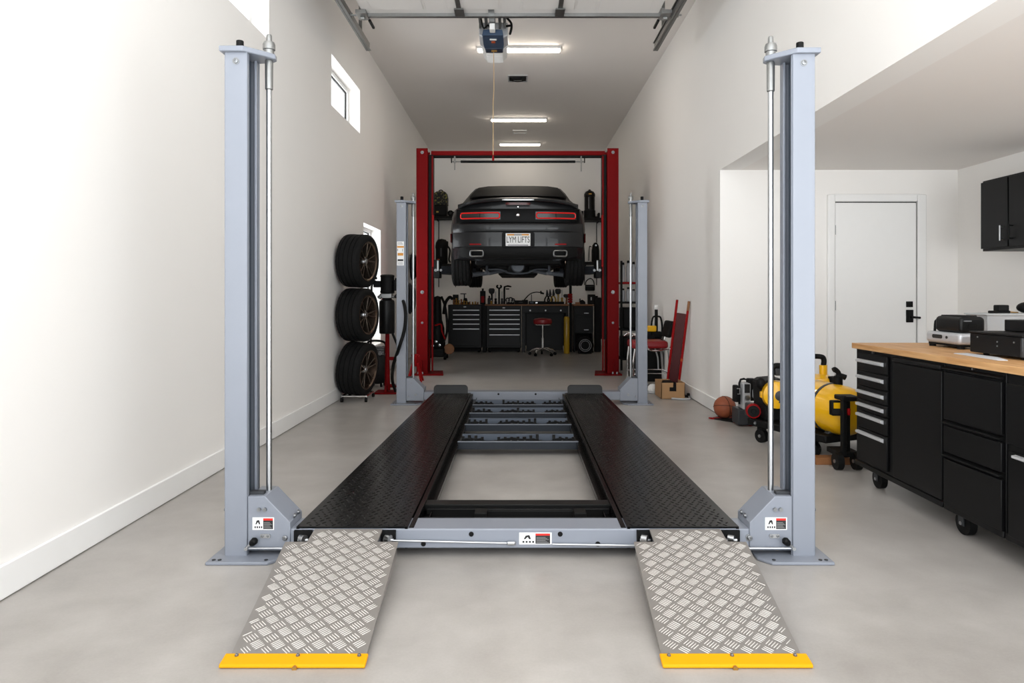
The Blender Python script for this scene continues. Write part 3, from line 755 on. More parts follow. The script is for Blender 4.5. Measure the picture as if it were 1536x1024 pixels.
def make_wheel(name, label, cat, R, W, rim, parent=None, face=1, group=None):
    if parent is None: t = thing(name, label, cat, (0, 0, 0), group)
    else:
        t = parent
    ti = tire_mesh(R, W, rim); tb = tread_blocks(R, W); ti._add(tb.v, tb.f); ti.build('tire', RUB, t)
    hw = W/2*face; r = rim
    rm = MB().lathe((0, 0, 0), [(r+.006, -hw*.86), (r-.012, -hw*.8), (r-.02, 0), (r-.012, hw*.7), (r+.004, hw*.90), (r+.008, hw*.96), (r-.003, hw*.96), (r-.014, hw*.88), (r-.026, hw*.1), (r*.3, hw*.05)], axis=(1, 0, 0), n=48, cap=False).build('rim', BRONZE, t)
    s = MB()
    for k in range(5):
        a = 2*PI*k/5 + .3
        for e in (-.20, .20):
            c0, c1 = a + e*.5, a + e
            def Q(x, rad, an, o): return Vector((x*hw, rad*math.sin(an) + o*math.cos(an), rad*math.cos(an) - o*math.sin(an)))
            w0, w1 = .013, .013
            s.hexa([Q(.45, .03, c0, -w0), Q(.45, .03, c0, w0), Q(.5, r-.012, c1, w1), Q(.5, r-.012, c1, -w1), Q(.74, .03, c0, -w0*.7), Q(.74, .03, c0, w0*.7), Q(.90, r-.01, c1, w1*.6), Q(.90, r-.01, c1, -w1*.6)])
    s.build('spoke', SPOKE, rm, bev=.003)
    MB().lathe((0, 0, 0), [(.055, hw*.35), (.055, hw*.55), (.045, hw*.7), (.026, hw*.72), (.024, hw*.76), (0, hw*.77)][:: 1], axis=(1, 0, 0), n=20).build('hub', STEEL, rm)
    MB().lathe((0, 0, 0), [(.05, hw*.1), (r*.75, hw*.12), (r*.75, hw*.2), (.05, hw*.2)], axis=(1, 0, 0), n=32).build('brake_disc', DGREY, rm)
    return t
w0 = make_wheel('car_wheel', 'spare wheel with black tire and dark bronze rim, topmost of the stack by the window', 'wheel', .29, .27, .208, group='stacked wheels beside the window')
w1 = copy_tree(w0); w1['label'] = 'spare wheel with black tire and dark bronze rim, in the middle of the stack'
w2 = copy_tree(w0); w2['label'] = 'spare wheel with black tire and dark bronze rim, bottom one standing on the dolly'
WY, WX = 7.47, -1.752
for w_, z, r in ((w0, 1.515, .2), (w1, .928, .0), (w2, .340, .45)): w_.location = (WX, WY, z); w_.rotation_mode = 'ZYX'; w_.rotation_euler = (r, 0, -.24)
dl = thing('tire_dolly', 'low chrome tire dolly on casters under the stack of wheels', 'dolly', (WX, WY, 0))
q = MB()
for dy in (-.17, .17): q.cyl((WX-.13, WY+dy, .06), (WX+.13, WY+dy, .06), .011, 10)
for dx in (-.13, .13): q.cyl((WX+dx, WY-.17, .06), (WX+dx, WY+.17, .06), .011, 10)
q.build('dolly_frame', CHROME, dl)
for dx in (-.13, .13):
    for dy in (-.18, .18):
        MB().cyl((WX+dx-.012, WY+dy, .024), (WX+dx+.012, WY+dy, .024), .024, 16).build('caster', MBLK, dl)
        
# ------------------------------------------------------------------ car
CY, CZ = 9.15, H-(428.4-VY)*9.72/F
car = thing('car', 'dark charcoal muscle car seen from behind, raised on the red lift', 'car', (0, 11.6, CZ))
R2 = [(0,1.64),(.45,1.63),(.68,1.63),(.745,1.66),(.80,1.75),(.85,1.875),(.885,2.045),(.875,2.19),(.845,2.28),(.80,2.35),(.66,2.395),(.4,2.415),(0,2.425)]
def midring(zb, w=.94, zt=2.39, zsh=2.05):
    k = w/.94
    return [(0,zb),(.5*k,zb),(.8*k,zb),(.90*k,zb+.01),(.925*k,zb+(zsh-zb)*.3),(.935*k,zb+(zsh-zb)*.75),(.94*k,zsh),(.925*k,zsh+(zt-zsh)*.5),(.885*k,zt-.075),(.83*k,zt-.035),(.68*k,zt-.01),(.4*k,zt),(0,zt+.01)]
def ring(pts, y): return [Vector((x, y, z)) for x, z in pts] + [Vector((-x, y, z)) for x, z in pts[-2:0:-1]]
def mix(a, b, t): return [(p[0]+(q[0]-p[0])*t, p[1]+(q[1]-p[1])*t) for p, q in zip(a, b)]
def sc(a, k, dz): return [(x*k, 2.04 + (z-2.04)*dz) for x, z in a]
ARCH = lambda y, wy: 1.60 + (math.sqrt(max(0, .40**2 - (y-wy)**2)) if abs(y-wy) < .40 else 0)
WYR, WYF = 9.98, 12.62
rings = [ring(sc(R2, .78, .93), CY+.09), ring(sc(R2, .90, .97), CY+.115), ring(sc(R2, .965, .99), CY+.15), ring(sc(R2, .995, 1), CY+.20), ring(mix(R2, midring(1.62), .35), CY+.28), ring(mix(R2, midring(1.62), .7), 9.50)]
for y in [9.57, 9.62, 9.7, 9.8, 9.9, 9.98, 10.06, 10.16, 10.26, 10.34, 10.39]:
    zb = max(1.62, min(1.95, ARCH(y, WYR))); rings.append(ring(midring(zb, .94, 2.40), y))
for y in (10.8, 11.4, 12.0): rings.append(ring(midring(1.60, .925, 2.38-.03*(y-10.4)), y))
for y in [12.22, 12.3, 12.4, 12.52, 12.62, 12.72, 12.84, 12.94, 13.02]:
    zb = max(1.62, min(1.95, ARCH(y, WYF))); rings.append(ring(midring(zb, .92, 2.31), y))
for y, w, zt, zb in ((13.2, .90, 2.28, 1.62), (13.35, .86, 2.26, 1.64), (13.45, .78, 2.22, 1.68), (13.5, .66, 2.16, 1.74)): rings.append(ring(midring(zb, w, zt, 2.0), y))
m = MB(); m.loft(rings)
# greenhouse
def gring(hb, zb, ht, zt, y): return [Vector(p) for p in ((-hb, y, zb), (-(hb+ht)/2-.015, y, zb+(zt-zb)*.55), (-ht, y, zt-.035), (-ht*.82, y, zt-.008), (-ht*.4, y, zt), (ht*.4, y, zt), (ht*.82, y, zt-.008), (ht, y, zt-.035), ((hb+ht)/2+.015, y, zb+(zt-zb)*.55), (hb, y, zb))]
G = [(.80, 2.36, .79, 2.40, 9.45), (.80, 2.36, .745, 2.50, 9.68), (.80, 2.36, .69, 2.66, 10.0), (.80, 2.36, .645, 2.78, 10.35), (.81, 2.36, .63, 2.815, 10.7), (.82, 2.35, .62, 2.80, 11.3), (.82, 2.32, .64, 2.70, 11.75), (.80, 2.28, .70, 2.42, 12.3)]
m.loft([gring(*g) for g in G])
m.build('body', CAR, car, smooth=50)
gl = MB()
gq = []
for (hb, zb, ht, zt, y), e in zip(G[1:4], (.045, .02, .01)):
    gq.append([Vector((ht*u*.93, y, zt + e - .0 - (.028 if abs(u) > .9 else .006 if abs(u) > .7 else 0))) for u in (-1, -.75, -.4, 0, .4, .75, 1)])
gl.loft(gq, cap=False, closed=False); gl.loft([[p - Vector((0, 0, .02)) for p in r] for r in gq], cap=False, closed=False)
gl.build('rear_window', GLASS_D, car)
for sg in (-1, 1):
    q = MB(); pts = [(10.25, 2.44), (10.55, 2.72), (11.25, 2.72), (11.95, 2.44)]
    q.prism([(sg*(.815 if z < 2.5 else .665), y, z) for y, z in pts], (sg*.02, 0, 0)); q.build('side_window', GLASS_D, car)
def yrear(x): return CY + .13*(abs(x)/.88)**4
def sweep(prof, hw, fall=8, n=40, zc=None):
    """prof (outward offset, z) carried across the tail"""
    rs = []
    for i in range(n+1):
        x = -hw + 2*hw*i/n; k = 1 - .9*(abs(x)/hw)**fall
        rs.append([Vector((x, yrear(x) - o*k, z + (zc(x) if zc else 0))) for o, z in prof])
    return MB().loft(rs)
# painted bumper
sweep([(-.04, 2.10), (.02, 2.105), (.055, 2.085), (.062, 2.04), (.05, 1.99), (.043, 1.983), (.048, 1.975), (.05, 1.86), (.045, 1.79), (.0, 1.775), (-.04, 1.78)], .885, 10).build('rear_bumper', CAR, car, smooth=25)
sweep([(-.05, 1.79), (.042, 1.79), (.045, 1.74), (.03, 1.66), (.0, 1.62), (-.05, 1.62)], .80, 6, zc=lambda x: .05*max(0, abs(x)-.62)/.18).build('lower_valance', MBLK, car, smooth=30)
sweep([(-.05, 2.115), (.006, 2.115), (.010, 2.13), (.010, 2.275), (.004, 2.295), (-.05, 2.30)], .835, 10).build('tail_panel', CARB, car)
# lamps: red light loops on smoked lenses
for sg in (-1, 1):
    a, b = sg*.235, sg*.785; x0, x1 = min(a, b), max(a, b)
    z0, z1 = 2.158, 2.247
    q = MB(); n = 16; rs = []
    for i in range(n+1):
        x = x0 + (x1-x0)*i/n; rs.append([Vector((x, yrear(x)-o, z)) for o, z in ((.008, z0-.012), (.020, z0-.008), (.020, z1+.008), (.008, z1+.012))])
    tl = MB().loft(rs).build('tail_light', LENS, car)
    pts = rrect(x0+.012, x1-.012, z0+.008, z1-.008, .026, 4)
    P = []
    for (xa, za), (xb, zb_) in zip(pts, pts[1:]+pts[:1]):
        k = max(1, int(abs(xb-xa)/.05))
        for i in range(k): x = xa+(xb-xa)*i/k; P.append(Vector((x, yrear(x)-.022, za+(zb_-za)*i/k)))
    MB().tube(P, .0085, 8, closed=True).build('light_loop', TAIL, tl)
    xm = x0 + (x1-x0)*.5
    MB().box(xm-.004, xm+.004, yrear(xm)-.026, yrear(xm), z0-.01, z1+.01).build('lens_seam', CARB, tl)
# spoiler
def zsp(x): return -.085*(abs(x)/.81)**3.2
sp = sweep([(-.28, 2.395), (-.05, 2.40), (.005, 2.395), (.02, 2.41), (.015, 2.435), (-.02, 2.447), (-.12, 2.452), (-.28, 2.44)], .815, 14, zc=zsp).build('spoiler', CAR, car, smooth=40)
sweep([(.016, 2.405), (.024, 2.405), (.024, 2.420), (.012, 2.420)], .245, 40, 12).build('spoiler_strip', STEEL, car)
sweep([(-.02, 2.345), (.012, 2.345), (.012, 2.378), (-.02, 2.378)], .165, 40, 10).build('brake_light', DRED, car)
q = MB()
q.lathe((.0, CY-.010, H-(322.5-VY)*CY/F), [(.012, .004), (.022, 0), (.024, .008), (.020, .012), (.013, .009)], axis=(0, -1, 0), n=16); q.build('badge', CHROME, car)
MB().cyl((0, CY+.0, 2.318), (0, CY-.015, 2.318), .008, 12).build('trunk_lock', CHROME, car)
# licence plate with its recess
px0, px1, pz0, pz1 = -.165, .165, H-(369.3-VY)*CY/F, H-(350.3-VY)*CY/F
yp = CY - .066
MB().prism([(a, CY-.04, b) for a, b in rrect(-.215, .22, pz0-.022, pz1+.018, .03)], (0, -.021, 0)).build('plate_recess', CARB, car, bev=.004)
plt = lab(MB().box(px0, px1, yp, yp+.006, pz0, pz1).build('license_plate', LWHITE, car, bev=.004), 'white license plate reading LYM LIFTS')
text('plate_lettering', 'LYM LIFTS', .118, (0, yp-.001, (pz0+pz1)/2-.004), LBLK, plt, .60, bold=0)
MB().box(px0+.02, px1-.02, yp-.001, yp, pz1-.030, pz1-.010).build('plate_header', LORG, plt)
MB().box(-.05, .05, yp-.002, yp-.001, pz1-.030, pz1-.010).build('plate_crest', LGRY, plt)
MB().box(px0+.03, px1-.03, yp-.001, yp, pz0+.008, pz0+.016).build('plate_footer', LBLK, plt)
for sg in (-1, 1):
    sweep_x = sg*.555; q = MB(); zz = H-(366.5-VY)*CY/F
    q.prism([(sweep_x-.092, yrear(.6)-.03, zz-.009), (sweep_x+.092, yrear(.6)-.03, zz-.009), (sweep_x+.092, yrear(.6)-.03, zz+.009), (sweep_x-.092, yrear(.6)-.03, zz+.009)], (0, -.032, 0)); q.build('reflector', TAIL if False else RED2, car, bev=.002)
    ex = (715.5 if sg < 0 else 840)  # exhaust
    X, Z = at(ex, 0, CY).x, H-(380.5-VY)*CY/F
    o_ = rrect(X-.095, X+.095, Z-.045, Z+.045, .03); i_ = rrect(X-.078, X+.078, Z-.030, Z+.030, .022)
    yb = CY+.3
    q = MB(); yf = CY-.075
    q.loft([[(a, yb, b) for a, b in o_], [(a, yf, b) for a, b in o_], [(a, yf-.006, b) for a, b in rrect(X-.088, X+.088, Z-.038, Z+.038, .026)], [(a, yf, b) for a, b in i_], [(a, yb, b) for a, b in i_]], cap=False)
    et = q.build('exhaust_tip', BOLT, car); MB().prism([(a, yb-.2, b) for a, b in i_], (0, .01, 0)).build('pipe_interior', MBLK, et)
    q = MB(); q.tube([(sg*.55, 9.30, 1.70), (sg*.5, 9.6, 1.70)], .09, 14); q.tube(spline([(sg*.5, 9.6, 1.68), (sg*.4, 9.9, 1.66), (sg*.3, 10.3, 1.58), (sg*.25, 11.2, 1.52)]), .04, 10); q.build('exhaust_pipe', ARM, car)
    # side marker and rear suspension arm
    MB().box(sg*.915, sg*.935, 9.42, 9.55, 1.86, 1.99).build('side_marker', DRED, car, bev=.01)
    q = MB(); q.tube([(sg*.66, 9.86, 1.43), (sg*.42, 9.92, 1.455)], [.035, .03], 10); q.tube([(sg*.42, 9.92, 1.45), (sg*.1, 10.0, 1.52)], .028, 10); q.cyl((sg*.45, 9.86, 1.46), (sg*.45, 9.86, 1.62), .018, 8); q.build('control_arm', ARM, car)
    a_ = MB(); bolt(a_, (sg*.43, 9.88, 1.455), .018, h=.015); bolt(a_, (sg*.47, 9.86, 1.46), .016, h=.02); each(a_, 'suspension_bolt', ARM, car)
q = MB().box(-.60, .60, 9.5, 13.2, 1.56, 1.66); q.box(-.3, .3, 10.4, 12.4, 1.44, 1.56); q.build('underbody', MBLK, car, bev=.02)
q = MB(); q.ball((0, 9.95, 1.54), .14, 18, (1.3, 1.2, .85)); q.tube(spline([(-.66, 9.98, 1.60), (-.3, 9.95, 1.56), (0, 9.93, 1.53), (.3, 9.95, 1.56), (.66, 9.98, 1.60)]), .045, 10); q.box(-.45, .45, 9.98, 10.1, 1.46, 1.55); q.build('rear_axle', MBLK, car, bev=.01)
MB().lathe((0, 9.80, 1.555), [(.10, .0), (.085, .03), (0, .04)], axis=(0, -1, 0), n=18).build('differential_cover', ARM, car)
q = MB(); q.tube(spline([(-.42, 9.72, 1.50), (-.25, 9.7, 1.50), (-.12, 9.74, 1.45), (.12, 9.74, 1.45), (.25, 9.7, 1.50), (.42, 9.72, 1.50)]), .012, 8); q.build('sway_bar', ARM, car)
wr = bpy.data.objects.new('rear_wheel', None)
for k, (x, y, f) in enumerate(((-.815, WYR, -1), (.815, WYR, 1), (-.79, WYF, -1), (.79, WYF, 1))):
    e = bpy.data.objects.new('wheel', None); COL.objects.link(e); e.parent = car; WL[e.name] = Vector((0, 0, 0))
    R = .345
    make_wheel('', '', '', R, .275 if k < 2 else .25, .245, parent=e, face=f)
    z = CZ + R - (0 if k < 2 else -.0)
    e.location = Vector((x, y, z)) - WL[car.name]; WL[e.name] = Vector((x, y, z))
bpy.data.objects.remove(wr)

# ------------------------------------------------------------------ power unit beside the rear left post
PX, PY = at(581, 0, 8.0).x, 8.0
zz = lambda py, Y=8.0: H-(py-VY)*Y/F
pu = thing('hydraulic_power_unit', 'black hydraulic power unit on a red pole by the tall window', 'power unit', (PX, PY, 0))
MB().lathe((PX, PY, zz(440)), [(.075, 0), (.083, .01), (.083, .03), (.079, .035), (.079, .19), (.083, .195), (.083, .212), (.06, .222), (0, .222)], n=28).build('motor', MBLK, pu)
q = MB(); q.box(PX-.155, PX-.07, PY-.05, PY+.05, zz(431), zz(421)); q.build('terminal_box', MBLK, pu, bev=.008)
MB().box(PX+.08, PX+.11, PY-.05, PY+.05, zz(436), zz(420)).cyl((PX+.11, PY, zz(417)), (PX+.11, PY, zz(433)), .022, 12).build('capacitor', MBLK, pu, bev=.006)
q = MB().box(PX-.06, PX+.06, PY-.06, PY+.06, zz(447), zz(440)); q.cyl((PX-.11, PY-.02, zz(445)), (PX+.11, PY-.02, zz(445)), .016, 10); q.cyl((PX-.09, PY-.04, zz(448)), (PX-.06, PY-.04, zz(441)), .02, 10); q.build('valve_block', ZINC, pu, bev=.005)
MB().lathe((PX-.005, PY, zz(500)), [(0, 0), (.084, 0), (.09, .012), (.09, .36), (.085, .385), (.06, .40), (.05, .42)], n=28).build('reservoir', BLK, pu)
q = MB(); q.tube([(PX+.0, PY, .03), (PX, PY, .36), (PX, PY, zz(500)-.0)], [.036, .026, .024], 12); q.build('stand_pole', RED, pu)
MB().box(PX-.13, PX+.13, PY-.16, PY+.1, 0, .02).build('stand_base', RED, pu, bev=.005)
MB().box(PX-.012, PX+.012, PY-.12, PY-.03, .02, .09).build('gusset', RED, pu, bev=.003)
for a_, b_ in ((.06, .1), (zz(540), zz(535))): MB().box(PX-.02, PX+.2, PY-.018, PY+.018, a_, b_).build('stand_arm', RED, pu, bev=.004)
MB().tube(spline([(PX+.10, PY-.02, zz(445)), at(597, 443, 7.6), at(605, 452, 7.15), at(608.5, 472, 7.08), at(606, 497, 7.08), at(598, 523, 7.09), at(590, 548, 7.35), at(588.5, 570, 7.6), at(593, 586, 7.75)]), .018, 10).build('hose', MBLK, pu)
MB().tube(spline([(PX+.06, PY-.0, zz(500)), (PX+.1, PY, zz(512)), (PX+.13, PY-.02, zz(520))]), .014, 8).build('return_hose', MBLK, pu)
MB().tube(spline([(PX-.14, PY, zz(420)), (PX-.18, PY-.01, zz(430)), (PX-.175, PY, zz(455)), (PX-.22, PY, zz(465)), (PX-.19, PY, zz(500)), (PX-.21, PY, .3), (PX-.2, PY, .02)]), .010, 8).build('power_cable', MBLK, pu)
MB().lathe((PX-.145, PY, zz(419)), [(.02, 0), (.03, .015), (.02, .03), (0, .032)], n=12).build('switch_knob', MBLK, pu)
# black air compressor behind it
X, Y = at(566, 0, 8.55).x, 8.55; zz2 = lambda py: H-(py-VY)*Y/F
ac = thing('air_compressor', 'upright black air compressor behind the bottom wheel of the stack', 'compressor', (X, Y, 0))
MB().lathe((X, Y, .03), [(.05, 0), (.12, .02), (.14, .08), (.14, .30), (.12, .36), (.05, .38)], n=24).build('tank', BLK, ac)
MB().box(X-.09, X+.09, Y-.08, Y+.08, .39, .50).build('pump_head', BLK, ac, bev=.02)
m = MB()
for k in range(5): m.box(X-.10, X+.10, Y-.085, Y-.07, .40+k*.02, .41+k*.02)
each(m, 'cooling_fin', STEEL, ac)
MB().tube(spline([(X-.10, Y-.02, .45), (X-.11, Y-.02, .55), (X, Y-.02, .57), (X+.10, Y-.02, .54), (X+.11, Y-.02, .42)]), .014, 8).build('carry_handle', MBLK, ac)
MB().box(X-.02, X+.02, Y-.155, Y-.14, .13, .36).build('sight_strip', GREYP, ac, bev=.004)
q = MB()
for a in range(4): q.cyl((X+.10*math.cos(a*PI/2+.7), Y+.10*math.sin(a*PI/2+.7), 0), (X+.10*math.cos(a*PI/2+.7), Y+.10*math.sin(a*PI/2+.7), .07), .016, 8)
each(q, 'foot', MBLK, ac)
MB().cyl((X-.06, Y-.13, .40), (X-.06, Y-.15, .40), .03, 14).cyl((X+.06, Y-.12, .42), (X+.06, Y-.14, .42), .022, 14).build('pressure_gauge', STEEL, ac)

# ------------------------------------------------------------------ back of the garage: chests, bench, stool
YBN = 13.4
bz = lambda py, Y=YBN: H-(py-VY)*Y/F
bx = lambda px, Y=YBN: (px-VX)*Y/F
def tool_chest(name, label, x0, x1, ztop, hys, px0, px1, wood=None):
    t = thing(name, label, 'tool chest', ((x0+x1)/2, YBN+.3, 0))
    MB().box(x0, x1, YBN+.012, YBN+.62, .09, ztop).build('chest_body', CABK, t, bev=.008)
    hz = [bz(h) for h in hys]; bot = .13
    for i, z in enumerate(hz):
        lo = hz[i+1]+.03 if i+1 < len(hz) else bot
        dr = MB().box(x0+.03, x1-.03, YBN-.004, YBN+.012, lo, z+.022).build('drawer', CABK, t, bev=.004)
        MB().prism([(bx(px0), YBN-.004, z-.010), (bx(px0), YBN-.020, z-.004), (bx(px0), YBN-.020, z+.009), (bx(px0), YBN-.004, z+.012)], (bx(px1)-bx(px0), 0, 0)).build('handle', HANDLE, dr, bev=.002)
    MB().box((x0+x1)/2-.025, (x0+x1)/2+.025, YBN-.002, YBN+.012, ztop-.05, ztop-.03).build('lock_plate', ZINC, t, bev=.002)
    MB().box(x0+.02, x1-.02, YBN+.2, YBN+.22, .004, .09).build('shade_kick', MBLK, t)  # added black sheet that darkens the bright gap under the chest
    for x in (x0+.06, x1-.06):
        for y in (YBN+.08, YBN+.55): MB().cyl((x-.02, y, .045), (x+.02, y, .045), .045, 16).box(x-.025, x+.025, y-.02, y+.02, .07, .092).build('caster', MBLK, t)
    return t
tool_chest('tool_chest', 'black five-drawer tool chest at the left end of the back bench', bx(672), bx(722.5), bz(457), (465.2, 472.2, 479.1, 486, 493.4), 679.5, 719)
tool_chest('tool_chest', 'black six-drawer tool chest under the left half of the wooden bench top', bx(729.5), bx(782), bz(458.5), (465.2, 472.2, 479.1, 486, 493.4, 502.2), 734, 779.5)
wb = thing('workbench', 'black workbench with drawers and knee space behind the red stool', 'workbench', (bx(818), YBN+.3, 0))
MB().box(bx(783), bx(853), YBN+.012, YBN+.62, bz(469), bz(458.5)).box(bx(783), bx(788), YBN+.02, YBN+.6, 0, bz(469)).box(bx(849), bx(853), YBN+.02, YBN+.6, 0, bz(469)).box(bx(788), bx(849), YBN+.5, YBN+.52, .1, bz(469)).build('bench_frame', CABK, wb, bev=.004)
for a, b in ((784.5, 806), (808, 829), (831, 851.5)):
    dr = MB().box(bx(a), bx(b), YBN, YBN+.014, bz(468), bz(460)).build('drawer', CABK, wb, bev=.003)
    MB().lathe((bx((a+b)/2), YBN, bz(465.5)), [(.010, 0), (.010, .01), (.017, .016), (.015, .024), (0, .026)], axis=(0, -1, 0), n=12).build('knob', STEEL, dr)
MB().box(bx(790), bx(847), YBN+.48, YBN+.498, .003, bz(469)).build('shade_back_panel', CABK, wb, bev=.003)  # black back carried down to the floor to darken the knee space
tag(MB().box(bx(727.5), bx(854), YBN-.03, YBN+.66, bz(458.4), bz(456.3)).build('bench_worktop', WOODD, bev=.003), 'worn wooden top running over the six-drawer chest and the workbench', 'worktop')
cb = thing('side_cabinet', 'small black two-drawer cabinet behind the right red column', 'cabinet', (bx(876), YBN+.3, 0))
MB().box(bx(861), bx(890), YBN+.012, YBN+.6, bz(500), bz(458.5)).box(bx(861), bx(863), YBN+.02, YBN+.6, 0, bz(500)).box(bx(888), bx(890), YBN+.02, YBN+.6, 0, bz(500)).build('cabinet_body', CABK, cb, bev=.005)
MB().box(bx(863), bx(888), YBN+.5, YBN+.52, 0, bz(500)).build('shade_back_panel', MBLK, cb)  # added black sheet to darken the opening between the cabinet legs
for z0, z1 in ((473, 461), (498, 475)):
    dr = MB().box(bx(863), bx(888), YBN-.002, YBN+.012, bz(z0), bz(z1)).build('drawer', CABK, cb, bev=.003)
    MB().box(bx(876), bx(883), YBN-.018, YBN-.002, bz(z0-3.5)-.008, bz(z0-3.5)+.008).build('handle', STEEL, dr, bev=.003)
MB().box(bx(860), bx(891), YBN-.01, YBN+.62, bz(458.4), bz(456.5)).build('cabinet_top', WOODD, cb, bev=.003)

# stool
SX, SY = bx(814, 12.8), 12.8; sz = lambda py: H-(py-VY)*SY/F
stl = thing('shop_stool', 'round red vinyl shop stool with chrome five-star base', 'stool', (SX, SY, 0))
MB().lathe((SX, SY, sz(486)), [(0, 0), (.15, 0), (.172, .015), (.178, .045), (.172, .085), (.15, .105), (.08, .115), (0, .117)], n=32).build('seat', REDV, stl)
MB().lathe((SX, SY, sz(487.5)), [(.155, 0), (.16, .008), (.16, .018), (.15, .02)], n=32).build('seat_ring', CHROME, stl)
MB().cyl((SX, SY, .12), (SX, SY, .33), .024, 14).cyl((SX, SY, .33), (SX, SY, sz(487)), .015, 12).build('gas_lift', CHROME, stl)
for k in range(5):
    a = 2*PI*k/5 + .35; d = Vector((math.cos(a), math.sin(a), 0)); c = Vector((SX, SY, 0))
    MB().tube([c + Vector((0,0,.13)), c + d*.10 + Vector((0,0,.125)), c + d*.20 + Vector((0,0,.10)), c + d*.25 + Vector((0,0,.06))], [.02, .018, .015, .012], 10).build('leg', CHROME, stl)
    p = c + d*.25; s_ = Vector((-d.y, d.x, 0))
    MB().cyl(p - s_*.018 + Vector((0,0,.027)), p + s_*.018 + Vector((0,0,.027)), .027, 14).build('caster', MBLK, stl)

# yellow gas cylinder, round hose reel, black mast
tag(MB().lathe((bx(850, 13.2), 13.2, 0), [(0, 0), (.052, 0), (.056, .01), (.056, bz(477, 13.2)), (.045, bz(475, 13.2)), (.02, bz(474, 13.2)), (0, bz(474, 13.2))], n=20).build('gas_cylinder', GOLD), 'slim mustard-yellow cylinder standing beside the workbench', 'cylinder')
hr = thing('hose_reel', 'round black reel with a pale ring on the floor by the small cabinet', 'reel', (bx(877, 13.2), 13.2, 0))
c = Vector((bx(877, 13.2), 13.2, .165))
MB().lathe(c, [(.16, -.02), (.165, .0), (.165, .10), (.14, .115), (.12, .10), (.03, .11), (0, .11)], axis=(0, -1, 0), n=36).build('reel_drum', MBLK, hr)
m = MB()
for r in (.115, .085): m.tube([c + Vector((r*math.cos(a*PI/18), -.108, r*math.sin(a*PI/18))) for a in range(36)], .006, 6, closed=True)
each(m, 'pale_ring', GREYP, hr)
MB().box(c.x-.13, c.x+.13, 13.16, 13.2, 0, .02).box(c.x-.13, c.x-.11, 13.17, 13.2, .0, .16).box(c.x+.11, c.x+.13, 13.17, 13.2, .0, .16).build('reel_stand', MBLK, hr)
ms = thing('tool_mast', 'thin black post with a red block standing between bench and small cabinet', 'post', (bx(856.5), YBN+.2, 0))
MB().box(bx(854.7), bx(858.6), YBN+.14, YBN+.19, 0, bz(424)).build('mast', MBLK, ms, bev=.004)
m = MB()
for k in range(4): m.box(bx(852.8), bx(859.4), YBN+.10, YBN+.22, bz(454-k*3.5), bz(451-k*3.5))
m.build('red_block', RED2, ms, bev=.006)

# ---- small things on the bench and chests
ZB1, ZB2 = bz(457), bz(456.3)
def place(o, x, y, z): return o
def bottle(x, y, z, h, r, m, label, capm=MBLK, cat='bottle', name='bottle', group='bottles and cans on the back bench'):
    t = thing(name, label, cat, (x, y, z), group)
    MB().lathe((x, y, z), [(0, 0), (r*.95, 0), (r, .01), (r, h*.62), (r*.85, h*.70), (r*.4, h*.80), (r*.38, h*.84)], n=16).build('bottle_body', m, t)
    MB().lathe((x, y, z+h*.83), [(r*.5, 0), (r*.5, h*.15), (0, h*.17)], n=12).build('cap', capm, t); return t
def handtool(kind, x, y, z, h, label, gm=MBLK, group='hand tools standing on the back bench'):
    t = thing(kind, label, kind.replace('_', ' '), (x, y, z), group)
    if kind == 'pliers':
        for s_ in (-1, 1):
            MB().tube(spline([(x+s_*.012, y, z), (x+s_*.034, y, z+h*.25), (x+s_*.022, y, z+h*.45), (x+s_*.004, y, z+h*.58)]), [.010]*24+[.009], 8).build('grip', gm, t)
        MB().tube([(x, y, z+h*.55), (x+.004, y, z+h*.66), (x, y, z+h)], [.016, .02, .007], 8).build('jaws', DGREY, t)
    elif kind == 'screwdriver':
        MB().lathe((x, y, z), [(0, 0), (.017, .004), (.019, h*.12), (.014, h*.3), (.018, h*.42), (.010, h*.46)], n=12).build('grip', gm, t)
        MB().cyl((x, y, z+h*.45), (x, y, z+h), .006, 8).build('shaft', STEEL, t)
    elif kind == 'brush':
        MB().tube([(x, y, z), (x+.004, y, z+h*.5), (x, y, z+h*.66)], [.016, .012, .016], 10).build('grip', gm, t)
        MB().lathe((x, y, z+h*.64), [(.02, 0), (.04, h*.08), (.045, h*.26), (.03, h*.36), (0, h*.36)], n=14).build('bristles', DGREY, t)
    elif kind == 'wrench':
        MB().box(x-.012, x+.012, y-.006, y+.006, z, z+h*.86).build('handle', gm, t, bev=.004)
        m = MB(); m.tube(arc((x, y, z+h*.92), h*.085, 120, 420, 14), .013, 8); m.build('head', gm, t)
    elif kind == 'pipe_wrench':
        MB().tube([(x, y, z), (x, y, z+h*.8), (x+.004, y, z+h*.95), (x+.05, y, z+h*.99), (x+.10, y, z+h*.95)], [.014, .014, .016, .018, .012], 10).build('shank', gm, t)
        MB().box(x+.02, x+.07, y-.012, y+.012, z+h*.80, z+h*.86).build('jaw', gm, t, bev=.003)
    t.scale = (1.4, 1.4, 1.06)
    return t
yb = YBN + .25
